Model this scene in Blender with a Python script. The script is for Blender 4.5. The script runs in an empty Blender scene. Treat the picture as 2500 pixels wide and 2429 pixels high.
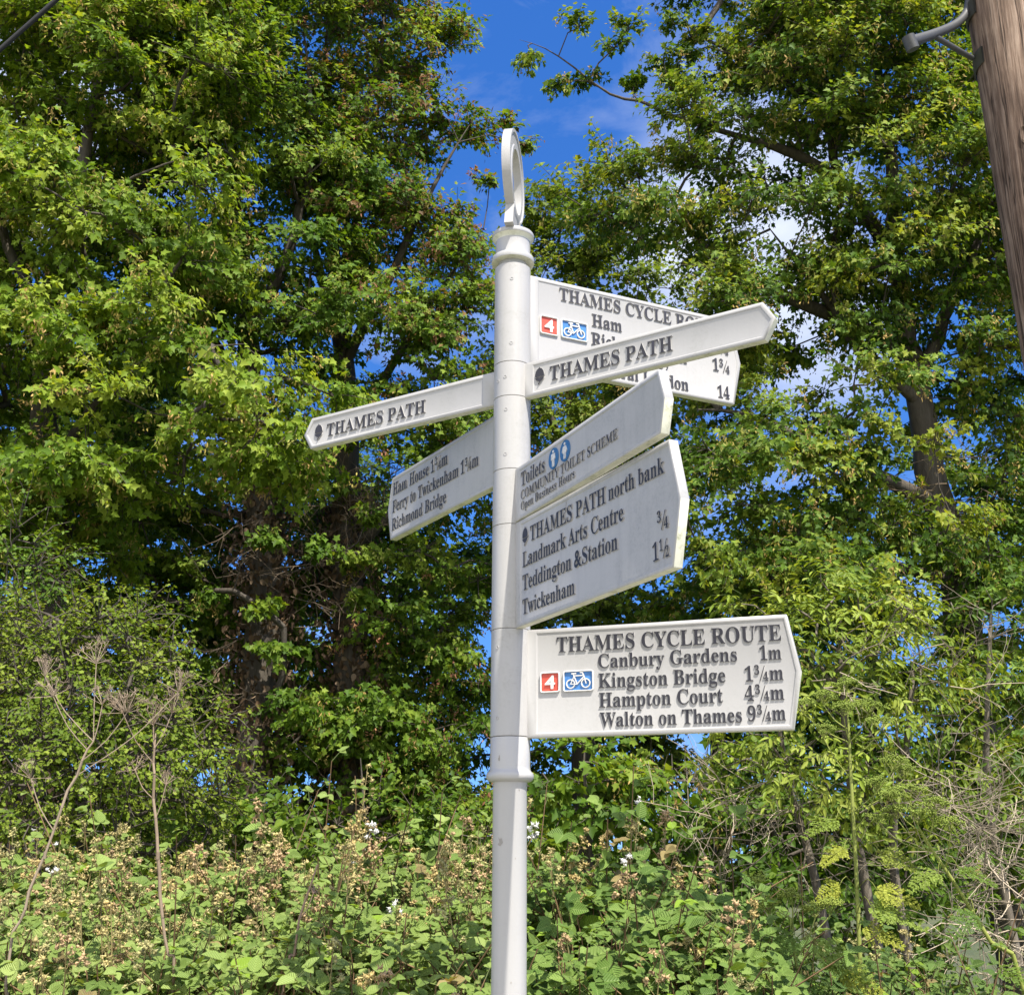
import bpy, math, random
import numpy as np
from mathutils import Matrix, Vector

# ------------------------------------------------------------------ scene, camera, light
SC = bpy.context.scene
COL = SC.collection
PI = math.pi
EYE = 1.6                                     # eye height above the ground
CAM_D = 3.4338                                # metres from the camera to the post's axis (post axis = origin)
F_PX, W_PX, H_PX = 3000.0, 2500.0, 2429.0     # focal length in units of the photo's pixels
_p, _y, _r = math.radians(17.1115), math.radians(0.0202), math.radians(0.3113)
FWD = np.array([math.sin(_y) * math.cos(_p), math.cos(_y) * math.cos(_p), math.sin(_p)])
_right = np.array([math.cos(_y), -math.sin(_y), 0.0])
_up = np.cross(_right, FWD)
RGT = _right * math.cos(_r) + _up * math.sin(_r)
UPV = _up * math.cos(_r) - _right * math.sin(_r)
CAMPOS = np.array([0.0, -CAM_D, EYE])

cam = bpy.data.cameras.new("camera")
cam.sensor_width = 36.0
cam.lens = 36.0 * F_PX / W_PX
cam.clip_start, cam.clip_end = 0.05, 3000.0
cam_o = bpy.data.objects.new("camera", cam)
COL.objects.link(cam_o)
_m = Matrix(((RGT[0], UPV[0], -FWD[0], CAMPOS[0]), (RGT[1], UPV[1], -FWD[1], CAMPOS[1]),
             (RGT[2], UPV[2], -FWD[2], CAMPOS[2]), (0, 0, 0, 1)))
cam_o.matrix_world = _m
SC.camera = cam_o

SUN_EL, SUN_AZ = math.radians(58.0), math.radians(-60.0)     # az measured from +X towards +Y
SUND = np.array([math.cos(SUN_EL) * math.cos(SUN_AZ), math.cos(SUN_EL) * math.sin(SUN_AZ), math.sin(SUN_EL)])

SC.view_settings.view_transform = 'Standard'
SC.view_settings.look = 'None'
SC.view_settings.gamma = 1.0
SC.view_settings.exposure = 0.95
SC.view_settings.use_curve_mapping = False
SC.render.engine = 'CYCLES'
SC.cycles.max_bounces = 8
SC.cycles.diffuse_bounces = 4
SC.cycles.glossy_bounces = 2
SC.cycles.transmission_bounces = 4
SC.cycles.sample_clamp_indirect = 6.0
SC.cycles.use_denoising = True

sun = bpy.data.lights.new("sun", 'SUN')
sun.energy = 4.6
sun.angle = math.radians(0.53)
sun.color = (1.0, 0.95, 0.86)
sun_o = bpy.data.objects.new("sun", sun)
COL.objects.link(sun_o)
sun_o.rotation_mode = 'QUATERNION'
sun_o.rotation_quaternion = Vector(SUND).to_track_quat('Z', 'Y')
sun_o.location = (4, -6, 12)


def ray(px, py):
    v = FWD * F_PX + RGT * (px - W_PX / 2) - UPV * (py - H_PX / 2)
    return v / np.linalg.norm(v)


def P(px, py, dist):
    """world point seen at photo position (px, py), `dist` metres away from the camera along the ground (+Y)"""
    v = ray(px, py)
    return CAMPOS + v * (dist / v[1])


# ------------------------------------------------------------------ node helpers
def new_mat(name):
    m = bpy.data.materials.new(name)
    m.use_nodes = True
    nt = m.node_tree
    nt.nodes.clear()
    out = nt.nodes.new("ShaderNodeOutputMaterial")
    return m, nt, out


def N(nt, kind, **kw):
    n = nt.nodes.new(kind)
    for k, v in kw.items():
        if k.startswith("i_"):
            key = k[2:].replace("_", " ")
            n.inputs[key].default_value = v
        else:
            setattr(n, k, v)
    return n


def ramp(nt, stops):
    r = nt.nodes.new("ShaderNodeValToRGB")
    els = r.color_ramp.elements
    while len(els) < len(stops):
        els.new(0.5)
    for e, (p, c) in zip(els, stops):
        e.position = p
        e.color = c if len(c) == 4 else (*c, 1)
    return r


def mathn(nt, op, a=None, b=None, c=None):
    n = nt.nodes.new("ShaderNodeMath")
    n.operation = op
    for i, v in enumerate((a, b, c)):
        if v is None:
            continue
        if isinstance(v, (int, float)):
            n.inputs[i].default_value = v
        else:
            nt.links.new(v, n.inputs[i])
    return n.outputs[0]


def mixc(nt, fac, a, b, mode='MIX'):
    n = nt.nodes.new("ShaderNodeMix")
    n.data_type = 'RGBA'
    n.blend_type = mode
    n.clamp_factor = True
    for s, v in ((n.inputs[0], fac), (n.inputs[6], a), (n.inputs[7], b)):
        if isinstance(v, (int, float)):
            s.default_value = v
        elif isinstance(v, (tuple, list)):
            s.default_value = v if len(v) == 4 else (*v, 1)
        else:
            nt.links.new(v, s)
    return n.outputs[2]


# ------------------------------------------------------------------ sky
world = bpy.data.worlds.new("World")
SC.world = world
world.use_nodes = True
nt = world.node_tree
nt.nodes.clear()
w_out = nt.nodes.new("ShaderNodeOutputWorld")
bg = nt.nodes.new("ShaderNodeBackground")
bg.inputs[1].default_value = 0.10
sky = nt.nodes.new("ShaderNodeTexSky")
sky.sky_type = 'NISHITA'
sky.sun_disc = False
sky.sun_elevation = SUN_EL
sky.sun_rotation = math.atan2(SUND[0], SUND[1])
sky.altitude = 0.0
sky.air_density = 1.0
sky.dust_density = 0.35
sky.ozone_density = 4.0
hsv = N(nt, "ShaderNodeHueSaturation", i_Hue=0.512, i_Saturation=1.3, i_Value=1.32)
nt.links.new(sky.outputs[0], hsv.inputs["Color"])
tc = nt.nodes.new("ShaderNodeTexCoord")
lift = N(nt, "ShaderNodeVectorMath", operation='ADD')          # a deeper blue down to the skyline
lift.inputs[1].default_value = (0, 0, 0.15)
nt.links.new(tc.outputs["Generated"], lift.inputs[0])
lnorm = N(nt, "ShaderNodeVectorMath", operation='NORMALIZE')
nt.links.new(lift.outputs[0], lnorm.inputs[0])
nt.links.new(lnorm.outputs[0], sky.inputs["Vector"])
mp = N(nt, "ShaderNodeMapping")
mp.inputs["Scale"].default_value = (1.0, 1.0, 1.9)
nt.links.new(tc.outputs["Generated"], mp.inputs["Vector"])
n1 = N(nt, "ShaderNodeTexNoise", i_Scale=5.5, i_Detail=9.0, i_Roughness=0.6, i_Distortion=0.4)
nt.links.new(mp.outputs[0], n1.inputs["Vector"])
n2 = N(nt, "ShaderNodeTexNoise", i_Scale=2.6, i_Detail=6.0, i_Roughness=0.55)
nt.links.new(mp.outputs[0], n2.inputs["Vector"])


def sky_bump(px, py, lo, hi):
    d = ray(px, py)
    vm = N(nt, "ShaderNodeVectorMath", operation='DOT_PRODUCT')
    nt.links.new(tc.outputs["Generated"], vm.inputs[0])
    vm.inputs[1].default_value = tuple(d)
    mr = N(nt, "ShaderNodeMapRange", interpolation_type='SMOOTHSTEP')
    nt.links.new(vm.outputs["Value"], mr.inputs[0])
    mr.inputs[1].default_value = math.cos(math.radians(hi))
    mr.inputs[2].default_value = math.cos(math.radians(lo))
    return mr.outputs[0]


wis = ramp(nt, [(0.50, (0, 0, 0)), (0.78, (0.42, 0.42, 0.42))])
nt.links.new(n1.outputs[0], wis.inputs[0])
cum = ramp(nt, [(0.40, (0, 0, 0)), (0.56, (1, 1, 1))])
nt.links.new(n2.outputs[0], cum.inputs[0])
b1 = sky_bump(1800, 560, 1.0, 7.0)
b2 = sky_bump(20, 250, 1.0, 7.0)
b3 = sky_bump(2000, 800, 1.0, 5.0)
b4 = N(nt, "ShaderNodeMapRange", interpolation_type='SMOOTHSTEP')   # unseen bright cloud bank added behind the viewer to lift the fill light
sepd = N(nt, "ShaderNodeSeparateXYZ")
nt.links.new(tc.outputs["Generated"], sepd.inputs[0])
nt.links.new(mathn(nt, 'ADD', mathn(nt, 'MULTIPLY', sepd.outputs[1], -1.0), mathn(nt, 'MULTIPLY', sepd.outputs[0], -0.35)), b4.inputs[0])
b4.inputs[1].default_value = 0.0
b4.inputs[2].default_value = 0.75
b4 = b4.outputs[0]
bsum = mathn(nt, 'ADD', mathn(nt, 'ADD', b1, mathn(nt, 'MULTIPLY', b2, 0.8)), mathn(nt, 'MULTIPLY', b3, 0.7))
big = mathn(nt, 'MULTIPLY', mathn(nt, 'MINIMUM', bsum, 1.0), mathn(nt, 'ADD', mathn(nt, 'MULTIPLY', cum.outputs[0], 0.6), 0.4))
mask = mathn(nt, 'MINIMUM', mathn(nt, 'ADD', wis.outputs[0], mathn(nt, 'MULTIPLY', big, 0.95)), 1.0)
csky = mixc(nt, mask, hsv.outputs[0], (4.7, 5.1, 6.1, 1))
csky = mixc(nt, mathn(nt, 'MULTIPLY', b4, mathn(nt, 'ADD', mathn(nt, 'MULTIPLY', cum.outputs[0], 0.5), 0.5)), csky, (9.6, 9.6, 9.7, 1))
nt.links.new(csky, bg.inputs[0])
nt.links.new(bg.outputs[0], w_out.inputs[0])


# ------------------------------------------------------------------ mesh helpers
class Acc:
    """collects vertices, polygons, a tint per vertex and a material index per polygon; links as ONE mesh object"""

    def __init__(self):
        self.v, self.t, self.uv, self.loops, self.sizes, self.mi, self.n = [], [], [], [], [], [], 0

    def add(self, verts, faces, tint=None, mi=0, uv=None):
        verts = np.asarray(verts, dtype=np.float32)
        self.v.append(verts)
        self.t.append(np.ones((len(verts), 3), np.float32) if tint is None else np.asarray(tint, np.float32))
        self.uv.append(np.zeros((len(verts), 2), np.float32) if uv is None else np.asarray(uv, np.float32))
        if isinstance(faces, np.ndarray):
            self.loops.append((faces + self.n).ravel())
            self.sizes.append(np.full(len(faces), faces.shape[1], np.int32))
            self.mi.append(np.full(len(faces), mi, np.int32))
        else:
            for f in faces:
                self.loops.append(np.array(f) + self.n)
                self.sizes.append(np.array([len(f)], np.int32))
                self.mi.append(np.array([mi], np.int32))
        self.n += len(verts)

    def build(self, name, mats, parent=None, smooth=False, tint=False, uv=False, loc=None):
        me = bpy.data.meshes.new(name)
        if self.v:
            v = np.concatenate(self.v)
            if loc is not None:
                v = v - np.asarray(loc, np.float32)
            lo = np.concatenate(self.loops).astype(np.int32)
            sz = np.concatenate(self.sizes)
            me.vertices.add(len(v))
            me.vertices.foreach_set("co", v.ravel())
            me.loops.add(len(lo))
            me.loops.foreach_set("vertex_index", lo)
            me.polygons.add(len(sz))
            me.polygons.foreach_set("loop_start", np.concatenate([[0], np.cumsum(sz)[:-1]]).astype(np.int32))
            me.polygons.foreach_set("loop_total", sz)
            me.polygons.foreach_set("material_index", np.concatenate(self.mi))
            if smooth:
                me.polygons.foreach_set("use_smooth", np.ones(len(sz), bool))
            if tint:
                a = me.attributes.new("tint", 'FLOAT_COLOR', 'POINT')
                c = np.concatenate([np.concatenate(self.t), np.ones((len(v), 1), np.float32)], 1)
                a.data.foreach_set("color", c.ravel())
            if uv:
                a = me.attributes.new("luv", 'FLOAT2', 'POINT')
                a.data.foreach_set("vector", np.concatenate(self.uv).ravel())
            me.update(calc_edges=True)
        for m in (mats if isinstance(mats, (list, tuple)) else [mats]):
            me.materials.append(m)
        o = bpy.data.objects.new(name, me)
        COL.objects.link(o)
        if parent is not None:
            o.parent = parent
        elif loc is not None:
            o.location = loc
        return o


def tag(o, label=None, cat=None, group=None, kind=None):
    if label:
        o["label"] = label
    if cat:
        o["category"] = cat
    if group:
        o["group"] = group
    if kind:
        o["kind"] = kind
    return o


def thing(name, loc, label, cat, group=None):
    o = bpy.data.objects.new(name, None)
    o.empty_display_size = 0.2
    COL.objects.link(o)
    o.location = loc
    return tag(o, label, cat, group)


def unit(a):
    a = np.asarray(a, float)
    return a / np.maximum(np.linalg.norm(a, axis=-1, keepdims=True), 1e-9)


def frusta(acc, a, b, ra, rb, sides=5, tint=None, mi=0):
    """many tapered segments at once: a, b (N,3); ra, rb (N,)"""
    a, b = np.atleast_2d(a).astype(float), np.atleast_2d(b).astype(float)
    n = len(a)
    if n == 0:
        return
    ra, rb = np.broadcast_to(ra, n), np.broadcast_to(rb, n)
    d = unit(b - a)
    ref = np.where(np.abs(d[:, 2:3]) > 0.9, np.array([[1.0, 0, 0]]), np.array([[0, 0, 1.0]]))
    x = unit(np.cross(d, ref))
    y = np.cross(d, x)
    an = np.arange(sides) * 2 * PI / sides
    ring = x[:, None, :] * np.cos(an)[None, :, None] + y[:, None, :] * np.sin(an)[None, :, None]
    va = a[:, None, :] + ring * ra[:, None, None]
    vb = b[:, None, :] + ring * rb[:, None, None]
    verts = np.concatenate([va, vb], 1).reshape(-1, 3)
    k = np.arange(sides)
    q = np.stack([k, (k + 1) % sides, (k + 1) % sides + sides, k + sides], 1)
    faces = (q[None] + (np.arange(n) * 2 * sides)[:, None, None]).reshape(-1, 4)
    t = None
    if tint is not None:
        t = np.repeat(np.broadcast_to(tint, (n, 3)), 2 * sides, 0)
    acc.add(verts, faces, t, mi)


def tube(acc, pts, rad, sides=10, rng=None, rough=0.0, cap=True, tint=None, mi=0):
    pts = np.asarray(pts, float)
    n = len(pts)
    rad = np.broadcast_to(rad, n)
    tan = unit(np.gradient(pts, axis=0))
    x = np.zeros((n, 3))
    ref = np.array([1.0, 0, 0]) if abs(tan[0][0]) < 0.9 else np.array([0, 1.0, 0])
    for i in range(n):
        ref = ref - tan[i] * (ref @ tan[i])
        ref /= np.linalg.norm(ref)
        x[i] = ref
    y = np.cross(tan, x)
    an = np.arange(sides) * 2 * PI / sides
    r = np.repeat(rad[:, None], sides, 1)
    if rng is not None and rough > 0:
        lob = rng.normal(0, 1, sides)
        r = r * (1 + rough * (0.6 * lob[None, :] + 0.4 * rng.normal(0, 1, (n, sides))))
    ring = x[:, None, :] * np.cos(an)[None, :, None] + y[:, None, :] * np.sin(an)[None, :, None]
    v = (pts[:, None, :] + ring * r[:, :, None]).reshape(-1, 3)
    k = np.arange(sides)
    q = np.stack([k, (k + 1) % sides, (k + 1) % sides + sides, k + sides], 1)
    f = (q[None] + (np.arange(n - 1) * sides)[:, None, None]).reshape(-1, 4)
    t = None if tint is None else np.repeat(np.asarray(tint, float)[None], len(v), 0)
    acc.add(v, f, t, mi)
    if cap:
        acc.add(v[:sides], [list(range(sides))[::-1]], None if t is None else t[:sides], mi)
        acc.add(v[-sides:], [list(range(sides))], None if t is None else t[:sides], mi)


def spline(pts, step):
    """Catmull-Rom through pts (N,k) sampled about every `step`"""
    pts = np.asarray(pts, float)
    ext = np.vstack([2 * pts[0] - pts[1], pts, 2 * pts[-1] - pts[-2]])
    out = []
    for i in range(1, len(ext) - 2):
        p0, p1, p2, p3 = ext[i - 1:i + 3]
        n = max(2, int(np.linalg.norm((p2 - p1)[:3]) / step))
        t = np.linspace(0, 1, n, endpoint=False)[:, None]
        out.append(0.5 * (2 * p1 + (p2 - p0) * t + (2 * p0 - 5 * p1 + 4 * p2 - p3) * t ** 2 + (3 * p1 - p0 - 3 * p2 + p3) * t ** 3))
    out.append(pts[-1][None])
    return np.vstack(out)


def lathe(acc, prof, sides=64, mi=0, origin=(0, 0, 0)):
    """prof: list of (radius, z) from bottom to top"""
    prof = np.asarray(prof, float)
    an = np.arange(sides) * 2 * PI / sides
    v = np.stack([prof[:, 0][:, None] * np.cos(an)[None], prof[:, 0][:, None] * np.sin(an)[None],
                  np.repeat(prof[:, 1][:, None], sides, 1)], -1).reshape(-1, 3) + np.asarray(origin)
    k = np.arange(sides)
    q = np.stack([k, (k + 1) % sides, (k + 1) % sides + sides, k + sides], 1)
    f = (q[None] + (np.arange(len(prof) - 1) * sides)[:, None, None]).reshape(-1, 4)
    acc.add(v, f, None, mi)


def shade_auto(o, deg=35):
    me = o.data
    me.polygons.foreach_set("use_smooth", np.ones(len(me.polygons), bool))
    me.set_sharp_from_angle(angle=math.radians(deg))


# ------------------------------------------------------------------ materials
def leaf_material(name, trans=0.40, rough=0.55, veins=False, spec=0.18):
    m, nt, out = new_mat(name)
    at = N(nt, "ShaderNodeAttribute", attribute_name="tint")
    col = at.outputs["Color"]
    if veins:
        uvn = N(nt, "ShaderNodeAttribute", attribute_name="luv")
        sep = N(nt, "ShaderNodeSeparateXYZ")
        nt.links.new(uvn.outputs["Vector"], sep.inputs[0])
        ax = mathn(nt, 'ABSOLUTE', sep.outputs[0])
        ph = mathn(nt, 'SUBTRACT', sep.outputs[1], mathn(nt, 'MULTIPLY', ax, 0.9))
        wv = mathn(nt, 'SINE', mathn(nt, 'MULTIPLY', ph, 44.0))
        side = mathn(nt, 'SMOOTH_MIN', mathn(nt, 'MAXIMUM', mathn(nt, 'MULTIPLY', mathn(nt, 'SUBTRACT', wv, 0.72), 3.0), 0.0), 1.0, 0.1)
        mid = mathn(nt, 'MAXIMUM', mathn(nt, 'SUBTRACT', 1.0, mathn(nt, 'MULTIPLY', ax, 34.0)), 0.0)
        v = mathn(nt, 'MINIMUM', mathn(nt, 'ADD', mathn(nt, 'MULTIPLY', side, 0.45), mid), 1.0)
        light = mixc(nt, 0.55, col, (0.30, 0.38, 0.12, 1))
        col = mixc(nt, v, col, light)
        bmp = N(nt, "ShaderNodeBump", i_Strength=0.5, i_Distance=0.004)
        nt.links.new(wv, bmp.inputs["Height"])
    pb = N(nt, "ShaderNodeBsdfPrincipled", i_Roughness=rough)
    pb.inputs["Specular IOR Level"].default_value = spec
    nt.links.new(col, pb.inputs["Base Color"])
    if veins:
        nt.links.new(bmp.outputs[0], pb.inputs["Normal"])
    tr = N(nt, "ShaderNodeBsdfTranslucent")
    tcol = mixc(nt, 1.0, col, (1.5, 1.35, 0.5, 1), 'MULTIPLY')
    nt.links.new(tcol, tr.inputs[0])
    mx = N(nt, "ShaderNodeMixShader")
    mx.inputs[0].default_value = trans
    nt.links.new(pb.outputs[0], mx.inputs[1])
    nt.links.new(tr.outputs[0], mx.inputs[2])
    nt.links.new(mx.outputs[0], out.inputs[0])
    return m


def bark_material(name, c1, c2, scale=9.0, zs=0.16, bump=0.6):
    m, nt, out = new_mat(name)
    tcn = nt.nodes.new("ShaderNodeTexCoord")
    mpn = N(nt, "ShaderNodeMapping")
    mpn.inputs["Scale"].default_value = (1, 1, zs)
    nt.links.new(tcn.outputs["Object"], mpn.inputs[0])
    n1 = N(nt, "ShaderNodeTexNoise", i_Scale=scale * 3, i_Detail=6.0, i_Roughness=0.65)
    nt.links.new(mpn.outputs[0], n1.inputs["Vector"])
    n2 = N(nt, "ShaderNodeTexNoise", i_Scale=scale * 0.4, i_Detail=3.0)
    nt.links.new(tcn.outputs["Object"], n2.inputs["Vector"])
    r = ramp(nt, [(0.32, c1), (0.68, c2)])
    nt.links.new(n1.outputs[0], r.inputs[0])
    c = mixc(nt, n2.outputs[0], r.outputs[0], tuple(0.7 * a + 0.3 * b for a, b in zip(c1, c2)))
    pb = N(nt, "ShaderNodeBsdfPrincipled", i_Roughness=0.85)
    nt.links.new(c, pb.inputs["Base Color"])
    bmp = N(nt, "ShaderNodeBump", i_Strength=bump, i_Distance=0.02)
    nt.links.new(n1.outputs[0], bmp.inputs["Height"])
    nt.links.new(bmp.outputs[0], pb.inputs["Normal"])
    nt.links.new(pb.outputs[0], out.inputs[0])
    return m


def tint_material(name, rough=0.7, trans=0.0):
    m, nt, out = new_mat(name)
    at = N(nt, "ShaderNodeAttribute", attribute_name="tint")
    pb = N(nt, "ShaderNodeBsdfPrincipled", i_Roughness=rough)
    pb.inputs["Specular IOR Level"].default_value = 0.25
    nt.links.new(at.outputs["Color"], pb.inputs["Base Color"])
    if trans:
        tr = N(nt, "ShaderNodeBsdfTranslucent")
        nt.links.new(at.outputs["Color"], tr.inputs[0])
        mx = N(nt, "ShaderNodeMixShader")
        mx.inputs[0].default_value = trans
        nt.links.new(pb.outputs[0], mx.inputs[1])
        nt.links.new(tr.outputs[0], mx.inputs[2])
        nt.links.new(mx.outputs[0], out.inputs[0])
    else:
        nt.links.new(pb.outputs[0], out.inputs[0])
    return m


def paint_material(name, base, grime, amount=0.5, rough=0.38, chips=False, seed=0.0, gscale=7.0):
    """old gloss paint on cast metal: speckles, streaks of dirt, some chips"""
    m, nt, out = new_mat(name)
    tcn = nt.nodes.new("ShaderNodeTexCoord")
    mpn = N(nt, "ShaderNodeMapping")
    mpn.inputs["Location"].default_value = (seed, seed * 0.7, seed * 1.3)
    nt.links.new(tcn.outputs["Object"], mpn.inputs[0])
    n1 = N(nt, "ShaderNodeTexNoise", i_Scale=gscale, i_Detail=8.0, i_Roughness=0.68)
    nt.links.new(mpn.outputs[0], n1.inputs["Vector"])
    n2 = N(nt, "ShaderNodeTexNoise", i_Scale=120.0, i_Detail=4.0, i_Roughness=0.7)
    nt.links.new(mpn.outputs[0], n2.inputs["Vector"])
    mp2 = N(nt, "ShaderNodeMapping")
    mp2.inputs["Scale"].default_value = (34, 34, 2.5)
    nt.links.new(mpn.outputs[0], mp2.inputs[0])
    n3 = N(nt, "ShaderNodeTexNoise", i_Scale=1.0, i_Detail=4.0, i_Roughness=0.6)
    nt.links.new(mp2.outputs[0], n3.inputs["Vector"])
    r1 = ramp(nt, [(0.48, (0, 0, 0)), (0.72, (1, 1, 1))])
    nt.links.new(n1.outputs[0], r1.inputs[0])
    r2 = ramp(nt, [(0.46, (0, 0, 0)), (0.7, (1, 1, 1))])
    nt.links.new(n2.outputs[0], r2.inputs[0])
    r3 = ramp(nt, [(0.5, (0, 0, 0)), (0.75, (1, 1, 1))])
    nt.links.new(n3.outputs[0], r3.inputs[0])
    g = mathn(nt, 'MULTIPLY', r1.outputs[0], mathn(nt, 'ADD', mathn(nt, 'MULTIPLY', r2.outputs[0], 0.7), 0.3))
    g = mathn(nt, 'ADD', mathn(nt, 'MULTIPLY', g, amount), mathn(nt, 'MULTIPLY', r3.outputs[0], amount * 0.28))
    g = mathn(nt, 'ADD', g, mathn(nt, 'MULTIPLY', r2.outputs[0], amount * 0.12))
    c = mixc(nt, g, base, grime)
    if chips:
        vo = N(nt, "ShaderNodeTexNoise", i_Scale=26.0, i_Detail=5.0, i_Roughness=0.7)
        nt.links.new(mpn.outputs[0], vo.inputs["Vector"])
        rc = ramp(nt, [(0.735, (0, 0, 0)), (0.75, (1, 1, 1))])
        nt.links.new(vo.outputs[0], rc.inputs[0])
        c = mixc(nt, rc.outputs[0], c, (0.20, 0.20, 0.21, 1))
    pb = N(nt, "ShaderNodeBsdfPrincipled", i_Roughness=rough)
    nt.links.new(c, pb.inputs["Base Color"])
    bmp = N(nt, "ShaderNodeBump", i_Strength=0.12, i_Distance=0.002)
    nt.links.new(n2.outputs[0], bmp.inputs["Height"])
    nt.links.new(bmp.outputs[0], pb.inputs["Normal"])
    nt.links.new(pb.outputs[0], out.inputs[0])
    return m


def plain_paint(name, base, rough=0.45, worn=None):
    m, nt, out = new_mat(name)
    pb = N(nt, "ShaderNodeBsdfPrincipled", i_Roughness=rough)
    tcn = nt.nodes.new("ShaderNodeTexCoord")
    n1 = N(nt, "ShaderNodeTexNoise", i_Scale=90.0, i_Detail=5.0, i_Roughness=0.7)
    nt.links.new(tcn.outputs["Object"], n1.inputs["Vector"])
    r = ramp(nt, [(0.35, tuple(b * 0.8 for b in base)), (0.62, base), (0.74, worn or tuple(min(1, b * 1.5 + 0.02) for b in base))])
    nt.links.new(n1.outputs[0], r.inputs[0])
    nt.links.new(r.outputs[0], pb.inputs["Base Color"])
    nt.links.new(pb.outputs[0], out.inputs[0])
    return m


M = {}
M['paint'] = paint_material("white_gloss_paint", (0.40, 0.39, 0.378), (0.27, 0.26, 0.23), 0.72)
M['paint_board'] = paint_material("white_board_paint", (0.40, 0.39, 0.378), (0.32, 0.315, 0.295), 0.75, seed=3.1)
M['paint_dirty'] = paint_material("grimy_board_paint", (0.41, 0.402, 0.393), (0.24, 0.24, 0.24), 0.95, seed=7.7, gscale=5.0)
M['paint_post'] = paint_material("white_post_paint", (0.41, 0.402, 0.393), (0.36, 0.35, 0.34), 0.48, rough=0.24, chips=True, seed=1.7)
M['algae'] = paint_material("algae_stained_paint", (0.66, 0.65, 0.52), (0.16, 0.17, 0.06), 0.95, rough=0.6, seed=5.3, gscale=16.0)
M['black'] = plain_paint("black_letter_paint", (0.024, 0.023, 0.031), 0.5, (0.05, 0.05, 0.06))
M['red'] = plain_paint("faded_red_paint", (0.60, 0.075, 0.045), 0.45, (0.62, 0.16, 0.11))
M['blue'] = plain_paint("faded_blue_paint", (0.055, 0.20, 0.50), 0.45, (0.12, 0.28, 0.55))
M['blue2'] = plain_paint("deep_blue_paint", (0.03, 0.14, 0.33), 0.45, (0.08, 0.2, 0.4))
M['white'] = plain_paint("white_symbol_paint", (0.68, 0.67, 0.65), 0.45)
M['steel'] = plain_paint("grub_screw_metal", (0.30, 0.28, 0.25), 0.5, (0.22, 0.13, 0.08))
M['leaf'] = leaf_material("maple_leaf")
M['leaf_small'] = leaf_material("small_leaf", 0.35, 0.55)
M['leaf_bramble'] = leaf_material("bramble_leaf", 0.25, 0.5, veins=True)
M['leaf_elder'] = leaf_material("elder_leaf", 0.32, 0.5)
M['seed'] = tint_material("dry_seed_wings", 0.7, 0.35)
M['dry'] = tint_material("dry_stem", 0.8)
M['berry'] = tint_material("unripe_berry", 0.55)
M['bark'] = bark_material("grey_brown_bark", (0.035, 0.028, 0.02), (0.15, 0.125, 0.095))
M['bark_pale'] = bark_material("pale_brown_bark", (0.07, 0.055, 0.038), (0.26, 0.22, 0.17))
M['twig'] = bark_material("twig_bark", (0.045, 0.035, 0.026), (0.12, 0.10, 0.075), 20.0, 0.5, 0.2)

# ------------------------------------------------------------------ the fingerpost
def mb(s):
    """bold serif letters (mathematical alphabet of the built-in font)"""
    o = ''
    for c in s:
        if 'A' <= c <= 'Z':
            o += chr(0x1D400 + ord(c) - 65)
        elif 'a' <= c <= 'z':
            o += chr(0x1D41A + ord(c) - 97)
        elif '0' <= c <= '9':
            o += chr(0x1D7CE + ord(c) - 48)
        else:
            o += c
    return o


def glyphs(body, extrude=0.0, offset=0.0, spacing=1.0):
    cu = bpy.data.curves.new('t', 'FONT')
    cu.body, cu.size, cu.extrude, cu.offset, cu.resolution_u = body, 1.0, extrude, offset, 4
    cu.space_character = spacing
    o = bpy.data.objects.new('t', cu)
    COL.objects.link(o)
    bpy.context.view_layer.update()
    me = bpy.data.meshes.new_from_object(o, depsgraph=bpy.context.evaluated_depsgraph_get())
    v = np.zeros(len(me.vertices) * 3)
    me.vertices.foreach_get("co", v)
    v = v.reshape(-1, 3)
    fs = [tuple(p.vertices) for p in me.polygons]
    nz = [p.normal.z for p in me.polygons]
    bpy.data.objects.remove(o)
    bpy.data.curves.remove(cu)
    bpy.data.meshes.remove(me)
    return v, fs, nz


CAP = float(glyphs(mb("H"))[0][:, 1].max())


def line_pieces(spec):
    """spec: list of (text, kind); kind n = normal, u = raised fraction digit, d = lowered digit, s = slash"""
    out, x = [], 0.0
    for text, kind in spec:
        sx = sy = 1.0
        dy = 0.0
        body = mb(text)
        if kind == 'u':
            sx, sy, dy = 0.58, 0.62, CAP * 0.44
        elif kind == 'd':
            sx, sy, dy = 0.58, 0.60, -CAP * 0.02
        elif kind == 'a':                      # ampersand of the plain face, thickened
            body = text
        v, fs, nz = glyphs(body, 0.5, 0.018 if kind == 'a' else 0.0)
        v = v.copy()
        x0, x1 = v[:, 0].min(), v[:, 0].max()
        v[:, 0] = (v[:, 0] - x0) * sx + x
        v[:, 1] = v[:, 1] * sy + dy
        out.append((v, fs, nz))
        x += (x1 - x0) * sx
        x += 0.075 if kind in 'ud' else (0.26 if len(text) > 3 else 0.085)
        if kind == 'u':                        # the slash follows the raised digit
            w, t = 0.30, 0.045
            x -= 0.085
            sv = np.array([[x, -0.02, z] for z in (-.5, .5)] + [[x + t, -0.02, z] for z in (-.5, .5)] +
                          [[x + w + t, CAP * 1.02, z] for z in (-.5, .5)] + [[x + w, CAP * 1.02, z] for z in (-.5, .5)])
            sf = [(1, 3, 5, 7), (0, 6, 4, 2), (0, 2, 3, 1), (2, 4, 5, 3), (4, 6, 7, 5), (6, 0, 1, 7)]
            out.append((sv, sf, [1, -1, 0, 0, 0, 0]))
            x += w - 0.09
    return out


T_HALF = 0.012        # half the thickness of a finger board
FIELD = 0.009         # depth of the sunk field from the board's middle plane
RELIEF = 0.0125       # top of raised letters


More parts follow.
